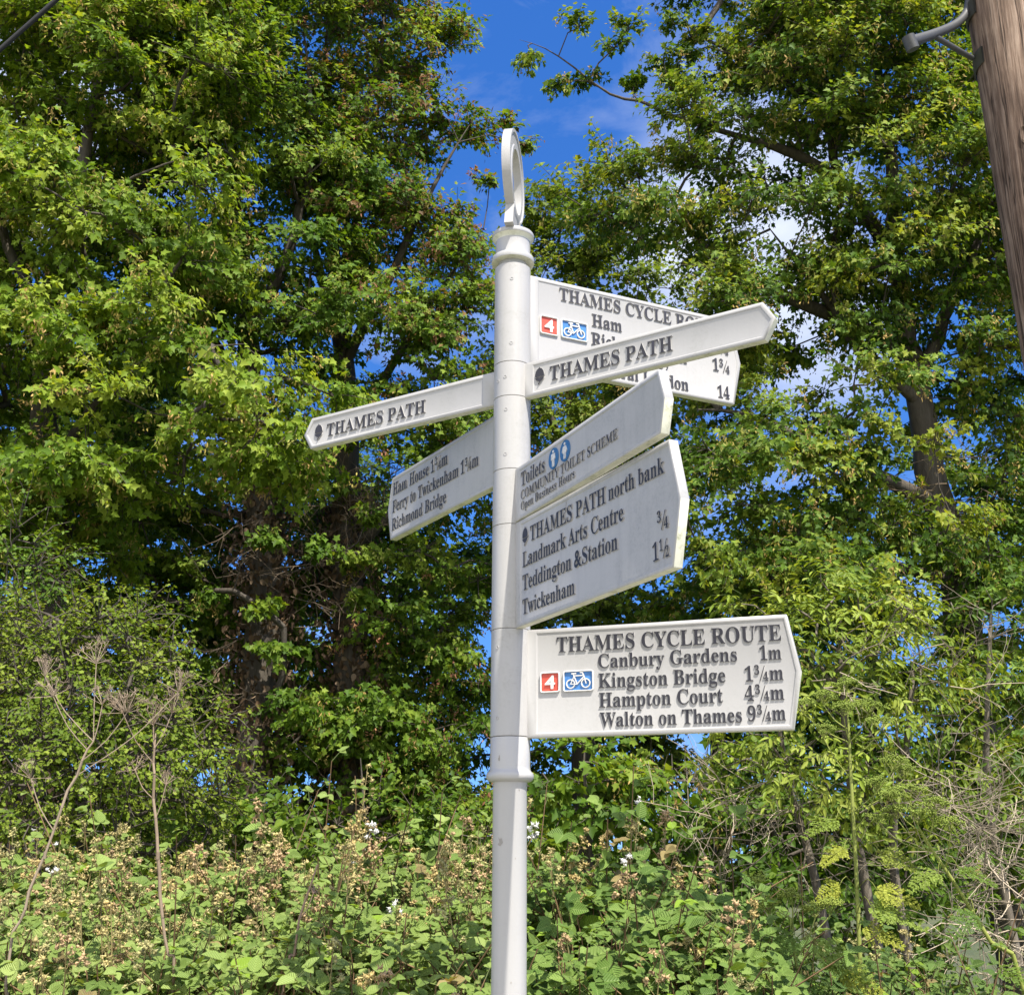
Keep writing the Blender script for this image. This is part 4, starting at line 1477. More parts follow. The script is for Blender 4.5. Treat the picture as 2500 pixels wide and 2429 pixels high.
# --- right maple: leaning trunk, long bough reaching into the blue gap
g5 = ground_pt(2400, 1500, 10.4)
sp5 = [(P(2330 + rng_.normal(0, 60), y, 10.1), (rng_.normal(0, .6), -.6, -.1), .15) for y in np.linspace(1150, 1700, 10)]
build_tree("maple_tree", "big maple at the right with a long bough reaching left into the blue gap", g5,
           [trunk_from(g5, .22, (2385, 1750, 10.4, .20), (2335, 1400, 10.4, .18), (2270, 1150, 10.4, .155), (2235, 950, 10.3, .135), (2200, 720, 10.3, .11), (2180, 480, 10.2, .08), (2150, 220, 10.2, .05), (2130, -100, 10.2, .03)),
            T((2225, 880, 10.3, .10), (2090, 790, 10.1, .085), (1950, 740, 9.9, .07), (1830, 690, 9.8, .05), (1710, 590, 9.7, .03), (1640, 500, 9.7, .016)),
            T((2195, 660, 10.3, .09), (2080, 470, 10.1, .075), (1950, 380, 9.9, .06), (1800, 330, 9.8, .034), (1645, 288, 9.7, .024), (1560, 246, 9.65, .018), (1490, 232, 9.6, .014), (1400, 165, 9.6, .010), (1330, 118, 9.55, .007), (1268, 98, 9.5, .004)),
            T((2050, 440, 10.1, .06), (2000, 270, 9.9, .045), (1850, 160, 9.8, .03), (1720, 95, 9.8, .018), (1640, 20, 9.8, .01)),
            T((2235, 950, 10.3, .09), (2330, 720, 10.1, .06), (2420, 520, 10.0, .04), (2470, 300, 10, .02)),
            T((2240, 980, 10.3, .08), (2120, 870, 10.0, .06), (1990, 700, 9.9, .04), (1880, 560, 9.9, .02)),
            T((2290, 1230, 10.4, .10), (2120, 1150, 10.0, .075), (1960, 1075, 9.8, .055), (1820, 1010, 9.7, .035), (1700, 1000, 9.6, .015)),
            T((2330, 1420, 10.4, .08), (2180, 1380, 10.0, .06), (2020, 1390, 9.8, .04), (1880, 1420, 9.7, .02))],
           [(2010, 150, 9.7, 250, 170, .7, 1.15), (2250, 150, 9.8, 180, 180, .7, 1.2), (1830, 300, 9.7, 170, 110, .45, .9), (2150, 400, 9.6, 240, 150, .7, 1.15), (2380, 330, 9.9, 150, 200, .6, 1.0),
            (1720, 420, 9.7, 130, 90, .4, .9), (1560, 450, 9.7, 110, 85, .35, 1.0), (1620, 560, 9.7, 170, 90, .4, .7), (1900, 560, 9.6, 220, 120, .5, .7), (2180, 640, 9.6, 200, 140, .5, .85), (2420, 650, 9.9, 130, 180, .5, .7),
            (1760, 720, 9.6, 200, 100, .45, .9), (1960, 800, 9.5, 230, 110, .5, .9), (1700, 900, 9.8, 190, 120, .4, .9), (2350, 850, 10.2, 160, 200, .5, .9), (1830, 480, 9.8, 170, 120, .4, .8), (2080, 560, 9.9, 200, 150, .5, .7), (1930, 420, 10.1, 220, 140, .5, .8), (1980, 760, 10.2, 260, 140, .5, .9), (1780, 600, 10.1, 160, 110, .4, .8), (2250, 760, 10.4, 200, 150, .5, .8), (1900, 1120, 9.4, 230, 150, .5, 1.05), (2120, 1000, 9.6, 180, 130, .5, .8), (1760, 1280, 9.4, 190, 150, .5, 1.05),
            (1960, 1380, 9.4, 230, 130, .5, 1.05), (2180, 1260, 9.6, 170, 130, .5, .85), (2430, 1050, 10.0, 130, 180, .5, .75), (2440, 1400, 10.0, 140, 200, .5, .85), (2200, 1480, 9.7, 220, 120, .5, .9), (1800, 1500, 9.5, 150, 90, .4, .9), (2440, 1750, 9.9, 140, 200, .6, .9),
            (2420, 2020, 9.8, 180, 170, .6, .9), (2100, -120, 10.2, 400, 140, 1.0, .6),
            (1300, 120, 9.5, 18, 18, .1, 3), (1350, 130, 9.5, 22, 26, .1, 3), (1440, 185, 9.6, 26, 24, .12, 3), (1540, 215, 9.65, 30, 24, .14, 3), (1530, 90, 9.65, 24, 30, .12, 3), (1610, 240, 9.7, 36, 26, .14, 2.5), (1620, 70, 9.7, 34, 34, .15, 2.2), (1650, 180, 9.7, 50, 40, .2, 1.6),
            (1262, 100, 9.5, 22, 26, .12, 3), (1322, 108, 9.5, 28, 22, .12, 3), (1378, 175, 9.55, 34, 40, .14, 2.5), (1412, 110, 9.55, 38, 45, .14, 2.2), (1455, 150, 9.6, 45, 55, .18, 1.7), (1505, 125, 9.6, 26, 32, .14, 2.5), (1505, 235, 9.65, 45, 26, .16, 2.3),
            (1575, 55, 9.7, 32, 45, .18, 2), (1590, 125, 9.7, 60, 50, .2, 1.3), (1560, 190, 9.7, 60, 40, .2, 1.4), (1680, 120, 9.8, 90, 90, .3, 1.0), (1700, 230, 9.75, 100, 70, .25, 1.0), (1720, 40, 9.8, 110, 80, .3, 1.0), (1690, 320, 9.7, 60, 45, .2, 1.2)],
           105, spacing=.38, leaf=.056, pal=DG + [(0.26, 0.30, 0.035)], seeds=.22, dead=(sp5, 4, (.27, .2, .14)))

# --- neighbours whose outer boughs reach into the edges of the view
g9 = ground_pt(2900, 1500, 11.5)
build_tree("maple_tree", "maple beyond the timber pole, only its outer leaves showing at the right edge", g9,
           [trunk_from(g9, .19, (2890, 1700, 11.5, .17), (2860, 1200, 11.5, .13), (2850, 700, 11.5, .08), (2840, 250, 11.5, .04))],
           [(2700, 700, 11.3, 260, 300, 1.0, .8), (2900, 400, 11.5, 300, 300, 1.1, .7), (2680, 1200, 11.3, 240, 260, .9, .8), (3000, 900, 11.5, 300, 350, 1.1, .7), (2750, 1700, 11.4, 280, 240, .9, .8), (3050, 1500, 11.5, 260, 350, 1.0, .7), (2620, 2000, 11.2, 220, 140, .8, .9)],
           111, spacing=.46, leaf=.066, pal=DG, seeds=.1, lpt=7)
g10 = ground_pt(-520, 1500, 10.8)
build_tree("maple_tree", "maple past the left edge, only its outer leaves showing beside the bright maple", g10,
           [trunk_from(g10, .19, (-510, 1700, 10.8, .17), (-490, 1200, 10.8, .13), (-480, 700, 10.8, .08), (-470, 250, 10.8, .04))],
           [(-200, 500, 10.6, 260, 280, 1.0, .7), (-480, 350, 10.8, 300, 300, 1.1, .7), (-180, 1050, 10.6, 230, 240, .9, .8), (-600, 900, 10.8, 280, 350, 1.1, .7), (-220, 1600, 10.6, 250, 240, .9, .8), (-550, 1500, 10.8, 280, 300, 1.0, .7)],
           112, spacing=.46, leaf=.066, pal=MG, seeds=.12, lpt=7)

# --- a distant wood along the skyline
rng = np.random.default_rng(91)
acc = Acc()
nw = 16000
ang = rng.uniform(-.75, .75, nw)
dw = rng.uniform(70, 95, nw)
hmax = 4.2 + 1.6 * np.sin(ang * 23 + 1) + 1.1 * np.sin(ang * 57) + .6 * np.sin(ang * 131)
pw = np.stack([np.sin(ang) * dw, np.cos(ang) * dw, np.maximum(0, hmax) * rng.random(nw) ** .7], 1)
tw_ = np.array([(.04, .08, .015), (.06, .11, .02), (.085, .14, .03)])[rng.integers(0, 3, nw)] * rng.uniform(.8, 1.2, (nw, 1))
leaves(acc, OVATE, pw, rdir(rng, nw) + [0, 0, -.3], rdir(rng, nw) + [0, -.5, .6], rng.uniform(.5, 1.1, nw), tw_)
tag(acc.build("distant_wood", M['leaf_small'], tint=True), "low distant wood along the skyline behind everything", "wood", kind="stuff")

# --- saplings and undergrowth between the trunks
g6 = ground_pt(1440, 1500, 8.6)
build_tree("maple_sapling", "small maple sapling under the lowest board, right beside the post", g6,
           [trunk_from(g6, .03, (1440, 2100, 8.6, .028), (1432, 1990, 8.5, .02), (1425, 1860, 8.4, .012), (1430, 1800, 8.4, .006))],
           [(1390, 1900, 8.4, 95, 80, .28, 1.3), (1480, 1960, 8.3, 100, 75, .28, 1.2), (1420, 1820, 8.4, 70, 45, .2, 1.4), (1360, 2010, 8.4, 70, 60, .25, 1.2)],
           106, pads=0, spacing=.26, leaf=.075, twigs=6, tl=(.12, .26), lpt=5, pal=MG, seeds=.12, cat="sapling")
g7 = ground_pt(1660, 1500, 8.9)
build_tree("maple_sapling", "maple sapling with tan seed bunches beneath the tip of the lowest board", g7,
           [trunk_from(g7, .03, (1655, 2120, 8.9, .028), (1650, 2020, 8.8, .02), (1640, 1900, 8.7, .012), (1640, 1840, 8.7, .006))],
           [(1610, 1900, 8.7, 95, 60, .25, 1.3), (1680, 1960, 8.6, 110, 75, .28, 1.2), (1560, 1990, 8.6, 70, 55, .22, 1.2), (1720, 1880, 8.7, 55, 45, .2, 1.2)],
           107, pads=0, spacing=.26, leaf=.072, twigs=6, tl=(.12, .26), lpt=5, pal=MG, seeds=.2, cat="sapling")


# --- far trees beyond, seen through the gaps
def far_tree(px, dist, top, wpx, seed, label):
    g = ground_pt(px, 1500, dist)
    r = np.random.default_rng(seed)
    rows = [(px, 2050, dist, .13), (px + r.normal(0, 10), 1700, dist, .11), (px + r.normal(0, 20), (1700 + top) / 2, dist, .07), (px + r.normal(0, 20), top + 40, dist, .03)]
    bl = []
    for i in range(6):
        t = i / 5
        bl.append((px + r.normal(0, wpx * .3), top + 100 + t * (1950 - top), dist + r.normal(0, .3), wpx * r.uniform(.8, 1.15), 140, .9, 1.0))
    build_tree("background_tree", label, g, [trunk_from(g, .16, *rows)], bl, seed, spacing=.52, leaf=.085, twigs=9, lpt=6, pal=DG, cat="tree", group="trees far behind the sign")


far_tree(300, 14.5, 850, 330, 201, "dim tree far behind the bright maple at the left")
far_tree(930, 15.0, 1100, 280, 202, "dim tree far behind the two narrow left boards")
far_tree(1760, 15.0, 1350, 230, 203, "dim tree far behind the tip of the lowest board")
far_tree(2120, 15.5, 1150, 250, 204, "dim tree far behind the elder bush at the right")

# --- shaded bushes that close the view under the trees
gs1 = ground_pt(1900, 1500, 9.0)
build_tree("shaded_bush", "dark leafy bush in the shade behind the pale dead twigs at the right", gs1,
           [trunk_from(gs1, .04, (1900, 2100, 9.0, .03), (1880, 1950, 9.0, .02), (1870, 1800, 9.0, .01))],
           [(1720, 2080, 9.0, 200, 110, .4, 1.0), (1950, 2060, 9.0, 200, 140, .4, 1.0), (2150, 2080, 8.9, 170, 160, .4, 1.0), (2060, 1880, 9.2, 150, 110, .4, .8), (1850, 1900, 9.2, 130, 90, .4, .7), (2200, 2250, 8.6, 200, 120, .4, 1.0), (1980, 2230, 8.6, 180, 110, .4, 1.0)],
           121, pads=0, spacing=.30, leaf=.062, twigs=8, lpt=6, tl=(.14, .3), pal=DG, tm=OVATE, cat="bush")
gs2 = ground_pt(900, 1500, 9.2)
build_tree("shaded_bush", "dark leafy bush in the shade just above the tallest bramble sprays", gs2,
           [trunk_from(gs2, .04, (900, 2100, 9.2, .03), (890, 1980, 9.2, .02), (880, 1850, 9.2, .01))],
           [(700, 2060, 9.2, 200, 110, .4, 1.0), (930, 2040, 9.2, 180, 120, .4, 1.0), (1130, 2050, 9.1, 170, 110, .4, 1.0), (500, 2080, 9.3, 200, 110, .4, .9), (1290, 2090, 9.2, 150, 90, .4, .9), (1480, 2100, 9.4, 150, 80, .4, .8)],
           122, pads=0, spacing=.30, leaf=.062, twigs=8, lpt=6, tl=(.14, .3), pal=DG, tm=OVATE, cat="bush")

# --- hawthorn at the lower left
g8 = ground_pt(200, 1500, 6.9)
HG = [(0.085, 0.14, 0.012), (0.155, 0.22, 0.02), (0.23, 0.285, 0.04)]
build_tree("hawthorn_bush", "small-leaved hawthorn bush at the lower left behind the dead stalks", g8,
           [trunk_from(g8, .04, (200, 2100, 6.9, .035), (190, 1900, 6.9, .028), (170, 1700, 6.8, .02), (150, 1520, 6.8, .01)),
            T((195, 2000, 6.9, .02), (330, 1850, 6.7, .014), (400, 1750, 6.7, .008)), T((195, 1950, 6.9, .02), (60, 1800, 6.7, .014), (-20, 1700, 6.7, .008))],
           [(60, 1560, 6.8, 140, 100, .3), (240, 1530, 6.9, 150, 80, .3, .9), (120, 1720, 6.7, 200, 120, .35, 1.1), (370, 1640, 6.8, 120, 100, .3, .9), (60, 1900, 6.6, 180, 130, .35, 1.1), (300, 1850, 6.6, 200, 120, .35, 1.1),
            (470, 1960, 6.7, 130, 110, .3), (200, 2010, 6.5, 230, 90, .3), (420, 1800, 6.7, 110, 90, .3), (-120, 1700, 6.8, 150, 250, .4, .6)],
           108, pads=0, spacing=.18, leaf=.030, twigs=9, tl=(.10, .26), lpt=8, pal=HG, tm=HAW, cat="bush", leafmat='leaf_small', flat=.9, outw=.6, tint_jit=.25)
g8b = ground_pt(-60, 1500, 7.6)
build_tree("hawthorn_bush", "darker hawthorn at the far left edge, taller and shaded under the maple", g8b,
           [trunk_from(g8b, .04, (-40, 1900, 7.6, .03), (0, 1600, 7.6, .02), (20, 1350, 7.6, .01))],
           [(20, 1400, 7.5, 130, 110, .3), (130, 1420, 7.6, 110, 70, .3, .8), (0, 1620, 7.6, 150, 140, .4, .7)],
           109, pads=0, spacing=.22, leaf=.034, twigs=8, tl=(.12, .28), lpt=8, pal=DG, tm=HAW, cat="bush", leafmat='leaf_small', flat=.9, outw=.6)


# --- elder bushes at the lower right: compound leaves with narrow leaflets
def elder(label, gpx, dist, blobs, stems, seed, pal, spacing=.19, lf=.043, dead=None):
    rng = np.random.default_rng(seed)
    g = np.array(ground_pt(gpx, 1500, dist))
    root = thing("elder_bush", tuple(g), label, "bush")
    C, outs = sample_blobs(rng, blobs, spacing)
    lines = [spline(np.array(s), .15) for s in stems]
    A, par, flag, ends = grow(rng, [l[:, :3] for l in lines], C, .12)
    ta = Acc()
    for l in lines:
        tube(ta, l[:, :3], l[:, 3], 8, rng, .06)
    idx = np.where(~flag)[0]
    w = np.zeros(len(A))
    np.add.at(w, ends, 1)
    for i in range(len(A) - 1, -1, -1):
        if par[i] >= 0 and not flag[i]:
            w[par[i]] += w[i]
    rad = .0042 * np.maximum(w, 1) ** .42
    frusta(ta, A[par[idx]], A[idx], np.minimum(rad[idx] * 1.3, np.where(flag[par[idx]], .02, rad[par[idx]])), rad[idx], 5)
    la = Acc()
    nc = len(C)
    K = 8
    cc = C.mean(0)
    od = unit((C - cc) * [1, 1, .6]) * .5 + outs * .6 + [0, -.2, .2]
    rd = unit(rdir(rng, nc * K).reshape(nc, K, 3) * [1, 1, .7] + .7 * od[:, None]).reshape(-1, 3)
    st = np.repeat(C, K, 0) + rng.normal(0, .03, (nc * K, 3))
    L = rng.uniform(.13, .21, nc * K)
    tipd = unit(rd + [0, 0, -.45])
    e1 = st + rd * (L * .5)[:, None]
    e2 = e1 + tipd * (L * .5)[:, None]
    frusta(la, st, e1, .0015, .0013, 3, tint=(.10, .14, .03))
    frusta(la, e1, e2, .0013, .001, 3, tint=(.10, .14, .03))
    up = unit(np.array([0, 0, .7]) + np.repeat(od, K, 0) * .7 + rng.normal(0, .3, rd.shape))
    side = unit(np.cross(rd, up))
    pal = np.array(pal)
    cl = np.clip(np.repeat(rng.beta(2, 2, nc), K) + rng.normal(0, .2, nc * K), 0, 1) * (len(pal) - 1)
    i0 = np.minimum(cl.astype(int), len(pal) - 2)
    tint = pal[i0] * (1 - (cl - i0))[:, None] + pal[i0 + 1] * (cl - i0)[:, None]
    for t, s in ((.45, 1), (.45, -1), (.72, 1), (.72, -1), (1.0, 0)):
        p = st + (e1 - st) * min(1, t * 2) [None] if False else (st + rd * (L * min(t, .5))[:, None] + tipd * (L * max(0, t - .5))[:, None])
        y = unit(side * s * .9 + tipd * (.55 if s else 1) + rng.normal(0, .16, rd.shape) + [0, 0, -.15])
        leaves(la, LANCE, p, y, up + rng.normal(0, .25, rd.shape), lf * rng.uniform(.8, 1.25, len(p)) * 1.15, np.clip(tint * rng.uniform(.8, 1.2, (len(p), 1)), .005, .9))
    ta.build("stems", M['bark_pale'], root, smooth=True, loc=g)
    la.build("foliage", M['leaf_elder'], root, tint=True, loc=g)
    if dead:
        da = Acc()
        for st_, n_, col_, ln_ in dead:
            dead_spray(rng, da, st_, n_, col_, ln_)
        da.build("dead_twigs", M['dry'], root, tint=True, loc=g)
    return root


EG = [(0.11, 0.165, 0.016), (0.20, 0.27, 0.030), (0.32, 0.37, 0.065)]
ge = ground_pt(2120, 1500, 7.2)
r_ = np.random.default_rng(77)
d1 = [(P(1830 + r_.uniform(-90, 160), 2000 + r_.uniform(-60, 190), 6.9), (r_.normal(0, .8), -.3, .4), .06) for _ in range(13)]
d2 = [(P(2180 + r_.uniform(-160, 200), 1640 + r_.uniform(-60, 120), 6.4), (r_.normal(0.2, .8), -.4, .2), .05) for _ in range(5)]
d3 = [(P(2360 + r_.uniform(-170, 140), 2110 + r_.uniform(-150, 240), 6.3), (r_.normal(0.1, .8), -.4, .2), .06) for _ in range(17)]
PALE = (.40, .33, .235)
elder("elder bush with yellow-green narrow leaves and pale dead twigs below the right boards", 2120, 7.2,
      [(1890, 1560, 7.0, 130, 110, .35), (2060, 1520, 7.0, 150, 90, .35), (2200, 1560, 7.0, 130, 110, .35, .9), (1900, 1740, 6.8, 110, 110, .3, 1.0), (2080, 1690, 6.8, 150, 110, .3, 1.0), (2220, 1750, 6.9, 130, 110, .3, .9),
       (1820, 1880, 6.9, 110, 70, .25, .9), (2000, 1900, 6.7, 140, 80, .25, .9), (2200, 1920, 6.7, 150, 110, .3, 1.0), (2300, 1660, 7.0, 90, 100, .3, .7), (2060, 1430, 7.1, 90, 60, .25, .8)],
      [trunk_from(ge, .035, (2110, 2150, 7.2, .03), (2080, 1950, 7.1, .024), (2060, 1750, 7.0, .018), (2050, 1560, 7.0, .01)),
       trunk_from((ge[0] + .15, ge[1], 0), .03, (2180, 2100, 7.2, .028), (2210, 1850, 7.0, .02), (2230, 1640, 7.0, .012)),
       trunk_from((ge[0] - .3, ge[1] - .1, 0), .03, (1990, 2150, 7.1, .026), (1930, 1930, 7.0, .018), (1890, 1700, 6.9, .010))],
      301, EG, dead=[(d1, 3, PALE, (.25, .6)), (d2, 2, PALE, (.25, .55)), (d3, 3, PALE, (.25, .7))])
ge2 = ground_pt(2420, 1500, 7.8)
elder("darker elder in the shade at the right edge, under the big maple", 2420, 7.8,
      [(2420, 1560, 7.7, 120, 130, .35, .9), (2380, 1850, 7.7, 110, 140, .35, .7), (2470, 2050, 7.5, 120, 150, .35, .8), (2330, 2080, 7.7, 90, 110, .3, .6)],
      [trunk_from(ge2, .03, (2420, 2000, 7.8, .025), (2410, 1750, 7.7, .018), (2420, 1500, 7.7, .01))],
      302, DG, spacing=.26)


# --- brambles
def bramble(label, region, seed, shoots, pan_frac=.12, big=1.0, pal=None, pans=(), vivid=.02):
    """region(rng, n) -> surface points and outward directions"""
    rng = np.random.default_rng(seed)
    Sp, So = region(rng, shoots)
    g = np.array([Sp[:, 0].mean(), Sp[:, 1].mean(), 0.0])
    root = thing("bramble_bush", tuple(g), label, "bramble")
    ca, la, fa, ba = Acc(), Acc(), Acc(), Acc()
    pal = np.array(pal if pal is not None else [(0.125, 0.195, 0.040), (0.20, 0.285, 0.065), (0.29, 0.365, 0.105)])
    n = len(Sp)
    d0 = unit(So * .6 + np.array([0, -.1, .9]) + rng.normal(0, .45, (n, 3)))
    L = rng.uniform(.35, .62, n)
    shoot_s = np.where(rng.random(n) < .3, rng.uniform(.5, .75, n), rng.uniform(.8, 1.15, n))     # some shoots bear small leaves
    long_ = rng.random(n) < .07
    L = np.where(long_, L * 1.7, L)
    p0 = Sp - d0 * (np.minimum(L, .62) * .8)[:, None]
    d1 = unit(d0 + So * .35 + np.array([0, 0, -.35]) + rng.normal(0, .2, (n, 3)))
    p1 = p0 + d0 * (L * .55)[:, None]
    p2 = p1 + d1 * (L * .5)[:, None]
    cc = np.array([(.16, .10, .05)]) * rng.uniform(.6, 1.5, (n, 1))
    frusta(ca, p0, p1, .0042, .0034, 5, tint=cc)
    frusta(ca, p1, p2, .0034, .0022, 4, tint=cc)
    # old canes reaching to the ground
    kc = rng.choice(n, max(12, n // 9), replace=False)
    for i in kc:
        q = np.array([Sp[i] * [1, 1, 0] + rng.normal(0, .2, 3) * [1, 1, 0] + [0, .1, 0], p0[i] * .5 + Sp[i] * [.5, .5, 0] + [0, 0, .1], p0[i], p1[i]])
        s = spline(q, .12)
        frusta(ca, s[:-1], s[1:], .005, .005, 5, tint=np.array((.17, .11, .06)) * rng.uniform(.6, 1.6))
    nl = 7
    for j in range(nl):
        t = .22 + .78 * j / (nl - 1) + rng.normal(0, .03, n)
        at_ = np.where((t < .55)[:, None], p0 + (p1 - p0) * (t / .55)[:, None], p1 + (p2 - p1) * ((t - .55) / .45)[:, None])
        ang = j * 2.4 + rng.uniform(0, 6.28, n) * .15 + np.arange(n)
        sd = unit(np.stack([np.cos(ang), np.sin(ang), .35 + 0 * ang], 1) + So * .55)
        pl = rng.uniform(.035, .07, n) * big
        q = at_ + sd * pl[:, None]
        frusta(ca, at_, q, .0014, .0012, 3, tint=(.12, .15, .05))
        up = unit(np.array([.08, -.25, .65]) + So * .75 + rng.normal(0, .32, (n, 3)))
        y = unit(sd + So * .3 + np.array([0, 0, -.5]) + rng.normal(0, .22, (n, 3)))
        side = unit(np.cross(y, up))
        cl = np.clip(rng.beta(2, 2, n) + rng.normal(0, .15, n), 0, 1) * (len(pal) - 1)
        i0 = np.minimum(cl.astype(int), len(pal) - 2)
        tint = pal[i0] * (1 - (cl - i0))[:, None] + pal[i0 + 1] * (cl - i0)[:, None]
        viv = rng.random(n) < vivid
        tint[viv] = np.array((.22, .34, .035))
        dry_ = rng.random(n) < .02
        tint[dry_] = np.array((.30, .23, .10)) * rng.uniform(.6, 1.1, (dry_.sum(), 1))
        sz = (.053 if j < nl - 1 else .037) * big * shoot_s * rng.uniform(.65, 1.2, n)
        leaves(la, BRAMBLE, q, y, up, sz * 1.15, tint * rng.uniform(.88, 1.12, (n, 1)), True)
        for s in (1, -1):
            leaves(la, BRAMBLE, q, unit(side * s + y * .35 + rng.normal(0, .1, y.shape)), up + rng.normal(0, .2, y.shape), sz * .92, tint * rng.uniform(.85, 1.15, (n, 1)), True)
    # panicles of unripe berries
    ico_v, ico_f = ICO
    pk = list(np.where(rng.random(n) < pan_frac)[0])
    tops = [(p2[i], unit(d1[i] * .4 + [0, 0, .8] + So[i] * .25), rng.uniform(.13, .24)) for i in pk] + list(pans)
    bp, br, bc = [], [], []
    for p, d, ln in tops:
        base = p - d * .03
        d = np.array(d)
        frusta(fa, base, p + d * ln, .0028, .0016, 5, tint=(.26, .21, .09))
        nb = int(ln * 70)
        col = np.array([(.42, .31, .12), (.38, .31, .125), (.40, .27, .14), (.33, .30, .12)])[rng.integers(0, 4)]
        white = rng.random() < .05
        for k in range(nb):
            t = rng.random() ** .8
            a = p + d * ln * t
            sd = unit(rng.normal(0, 1, 3) + d * .8)
            r = (.018 + .060 * (1 - t)) * rng.uniform(.6, 1.25)
            e = a + sd * r
            frusta(fa, a, e, .0012, .0009, 3, tint=(.30, .26, .10))
            for _ in range(rng.integers(1, 5)):
                e2 = e + unit(rng.normal(0, 1, 3) + sd) * rng.uniform(.004, .016)
                bp.append(e2)
                br.append(rng.uniform(.0042, .0078))
                bc.append(col * rng.uniform(.6, 1.3) if not (white and t > .7) else np.array((.66, .64, .60)))
    if bp:
        bp, br, bc = np.array(bp), np.array(br), np.array(bc)
        v = bp[:, None] + br[:, None, None] * ico_v[None]
        f = (ico_f[None] + (np.arange(len(bp)) * len(ico_v))[:, None, None]).reshape(-1, 3)
        ba.add(v.reshape(-1, 3), f, np.repeat(bc, len(ico_v), 0))
        k = 5                                           # sepals turned back under each berry
        pp = np.repeat(bp, k, 0)
        leaves(ba, LANCE, pp, rdir(rng, len(pp)), rdir(rng, len(pp)), .014, np.repeat(bc * .9 + [.03, .04, .02], k, 0))
        tag(fa.build("flower_stalks", M['dry'], root, tint=True, loc=g), kind="stuff")
        tag(ba.build("berry_clusters", M['berry'], root, tint=True, loc=g), kind="stuff")
    ca.build("canes", M['dry'], root, tint=True, loc=g)
    la.build("foliage", M['leaf_bramble'], root, tint=True, uv=True, loc=g)
    return root


def ico(level=1):
    t = (1 + 5 ** .5) / 2
    v = [(-1, t, 0), (1, t, 0), (-1, -t, 0), (1, -t, 0), (0, -1, t), (0, 1, t), (0, -1, -t), (0, 1, -t), (t, 0, -1), (t, 0, 1), (-t, 0, -1), (-t, 0, 1)]
    f = [(0, 11, 5), (0, 5, 1), (0, 1, 7), (0, 7, 10), (0, 10, 11), (1, 5, 9), (5, 11, 4), (11, 10, 2), (10, 7, 6), (7, 1, 8), (3, 9, 4), (3, 4, 2), (3, 2, 6), (3, 6, 8), (3, 8, 9), (4, 9, 5), (2, 4, 11), (6, 2, 10), (8, 6, 7), (9, 8, 1)]
    return unit(np.array(v, float)), np.array(f)


ICO = ico()


def bank(x0, x1, y0, y1, h0, h1, bumps):
    """bramble bank: rises from h0 at its front foot line y0 to h1 at the back y1, with a steep front"""
    def f(rng, n):
        x = rng.uniform(x0, x1, n)
        t = rng.random(n)
        fr = rng.random(n) < .30                         # steep front face
        y = np.where(fr, y0 - .12 + rng.normal(0, .05, n), y0 + (y1 - y0) * t)
        h = h0 + (h1 - h0) * np.clip((y - y0) / (y1 - y0), 0, 1)
        for bx, by, br, bh in bumps:
            h = h + bh * np.exp(-((x - bx) ** 2 + (y - by) ** 2) / br ** 2)
        z = np.where(fr, h * rng.uniform(.35, 1.0, n), h + rng.normal(0, .05, n))
        o = np.where(fr[:, None], np.array([[0, -.85, .45]]), np.array([[0, -.6, .7]]))
        return np.stack([x, y, z], 1), unit(o + rng.normal(0, .15, (n, 3)))
    return f


def pan(px, py, dist, h, dx=0.0):
    p = P(px, py, dist)
    d = unit(np.array([dx, -.1, 1.0]))
    return (p - d * h, d, h)


bramble("bramble thicket at the bottom left corner around the dead stalks", bank(-2.35, -1.15, 1.0, 2.9, 1.20, 1.49, [(-1.9, 2.4, .4, .10), (-1.4, 1.6, .3, -.10), (-2.2, 1.5, .3, .08), (-1.6, 2.7, .2, -.1)]), 401, 720, .15,
        pans=[pan(195, 2090, 5.6, .25), pan(330, 2100, 5.5, .22, .2), pan(480, 2120, 5.5, .2, -.2)])
bramble("bramble bush left of the post with the tallest tan berry sprays", bank(-1.3, -.02, 0.95, 2.9, 1.16, 1.50, [(-.75, 2.3, .35, .10), (-.3, 2.2, .3, .05), (-1.1, 1.7, .25, -.12), (-.5, 1.4, .25, .08), (-.15, 1.5, .2, -.08)]), 402, 760, .09,
        pans=[pan(625, 1965, 5.5, .36, -.35), pan(650, 2010, 5.5, .3, .3), pan(690, 2030, 5.45, .25, .4), pan(880, 1985, 5.4, .36), pan(850, 2010, 5.4, .3, -.3), pan(910, 2010, 5.4, .3, .3), pan(930, 2060, 5.4, .26, .3), pan(1090, 2045, 5.3, .26), pan(1170, 2015, 5.3, .3, .1), pan(1120, 2080, 5.3, .22)])
bramble("bramble bush right of the post with large dark leaves", bank(-.02, .98, 1.0, 2.7, 1.16, 1.47, [(.35, 2.2, .3, .12), (.75, 1.9, .3, .03), (.15, 1.6, .2, -.1), (.55, 1.4, .25, .08)]), 403, 520, .06, big=1.15,
        pal=[(0.085, 0.155, 0.030), (0.14, 0.225, 0.046), (0.21, 0.30, 0.07)], vivid=.03,
        pans=[pan(1310, 2020, 5.3, .26, .5), pan(1430, 2030, 5.6, .26, .4), pan(1490, 2040, 5.6, .3, .5), pan(1660, 2110, 5.6, .2, .2)])
bramble("low bramble at the bottom right among hemlock stems and dry grass", bank(.9, 2.2, 1.4, 2.9, .98, 1.16, [(1.2, 1.9, .3, .12)]), 404, 300, .05, big=.95,
        pal=[(0.065, 0.125, 0.028), (0.115, 0.19, 0.042), (0.18, 0.26, 0.06)], vivid=.05)


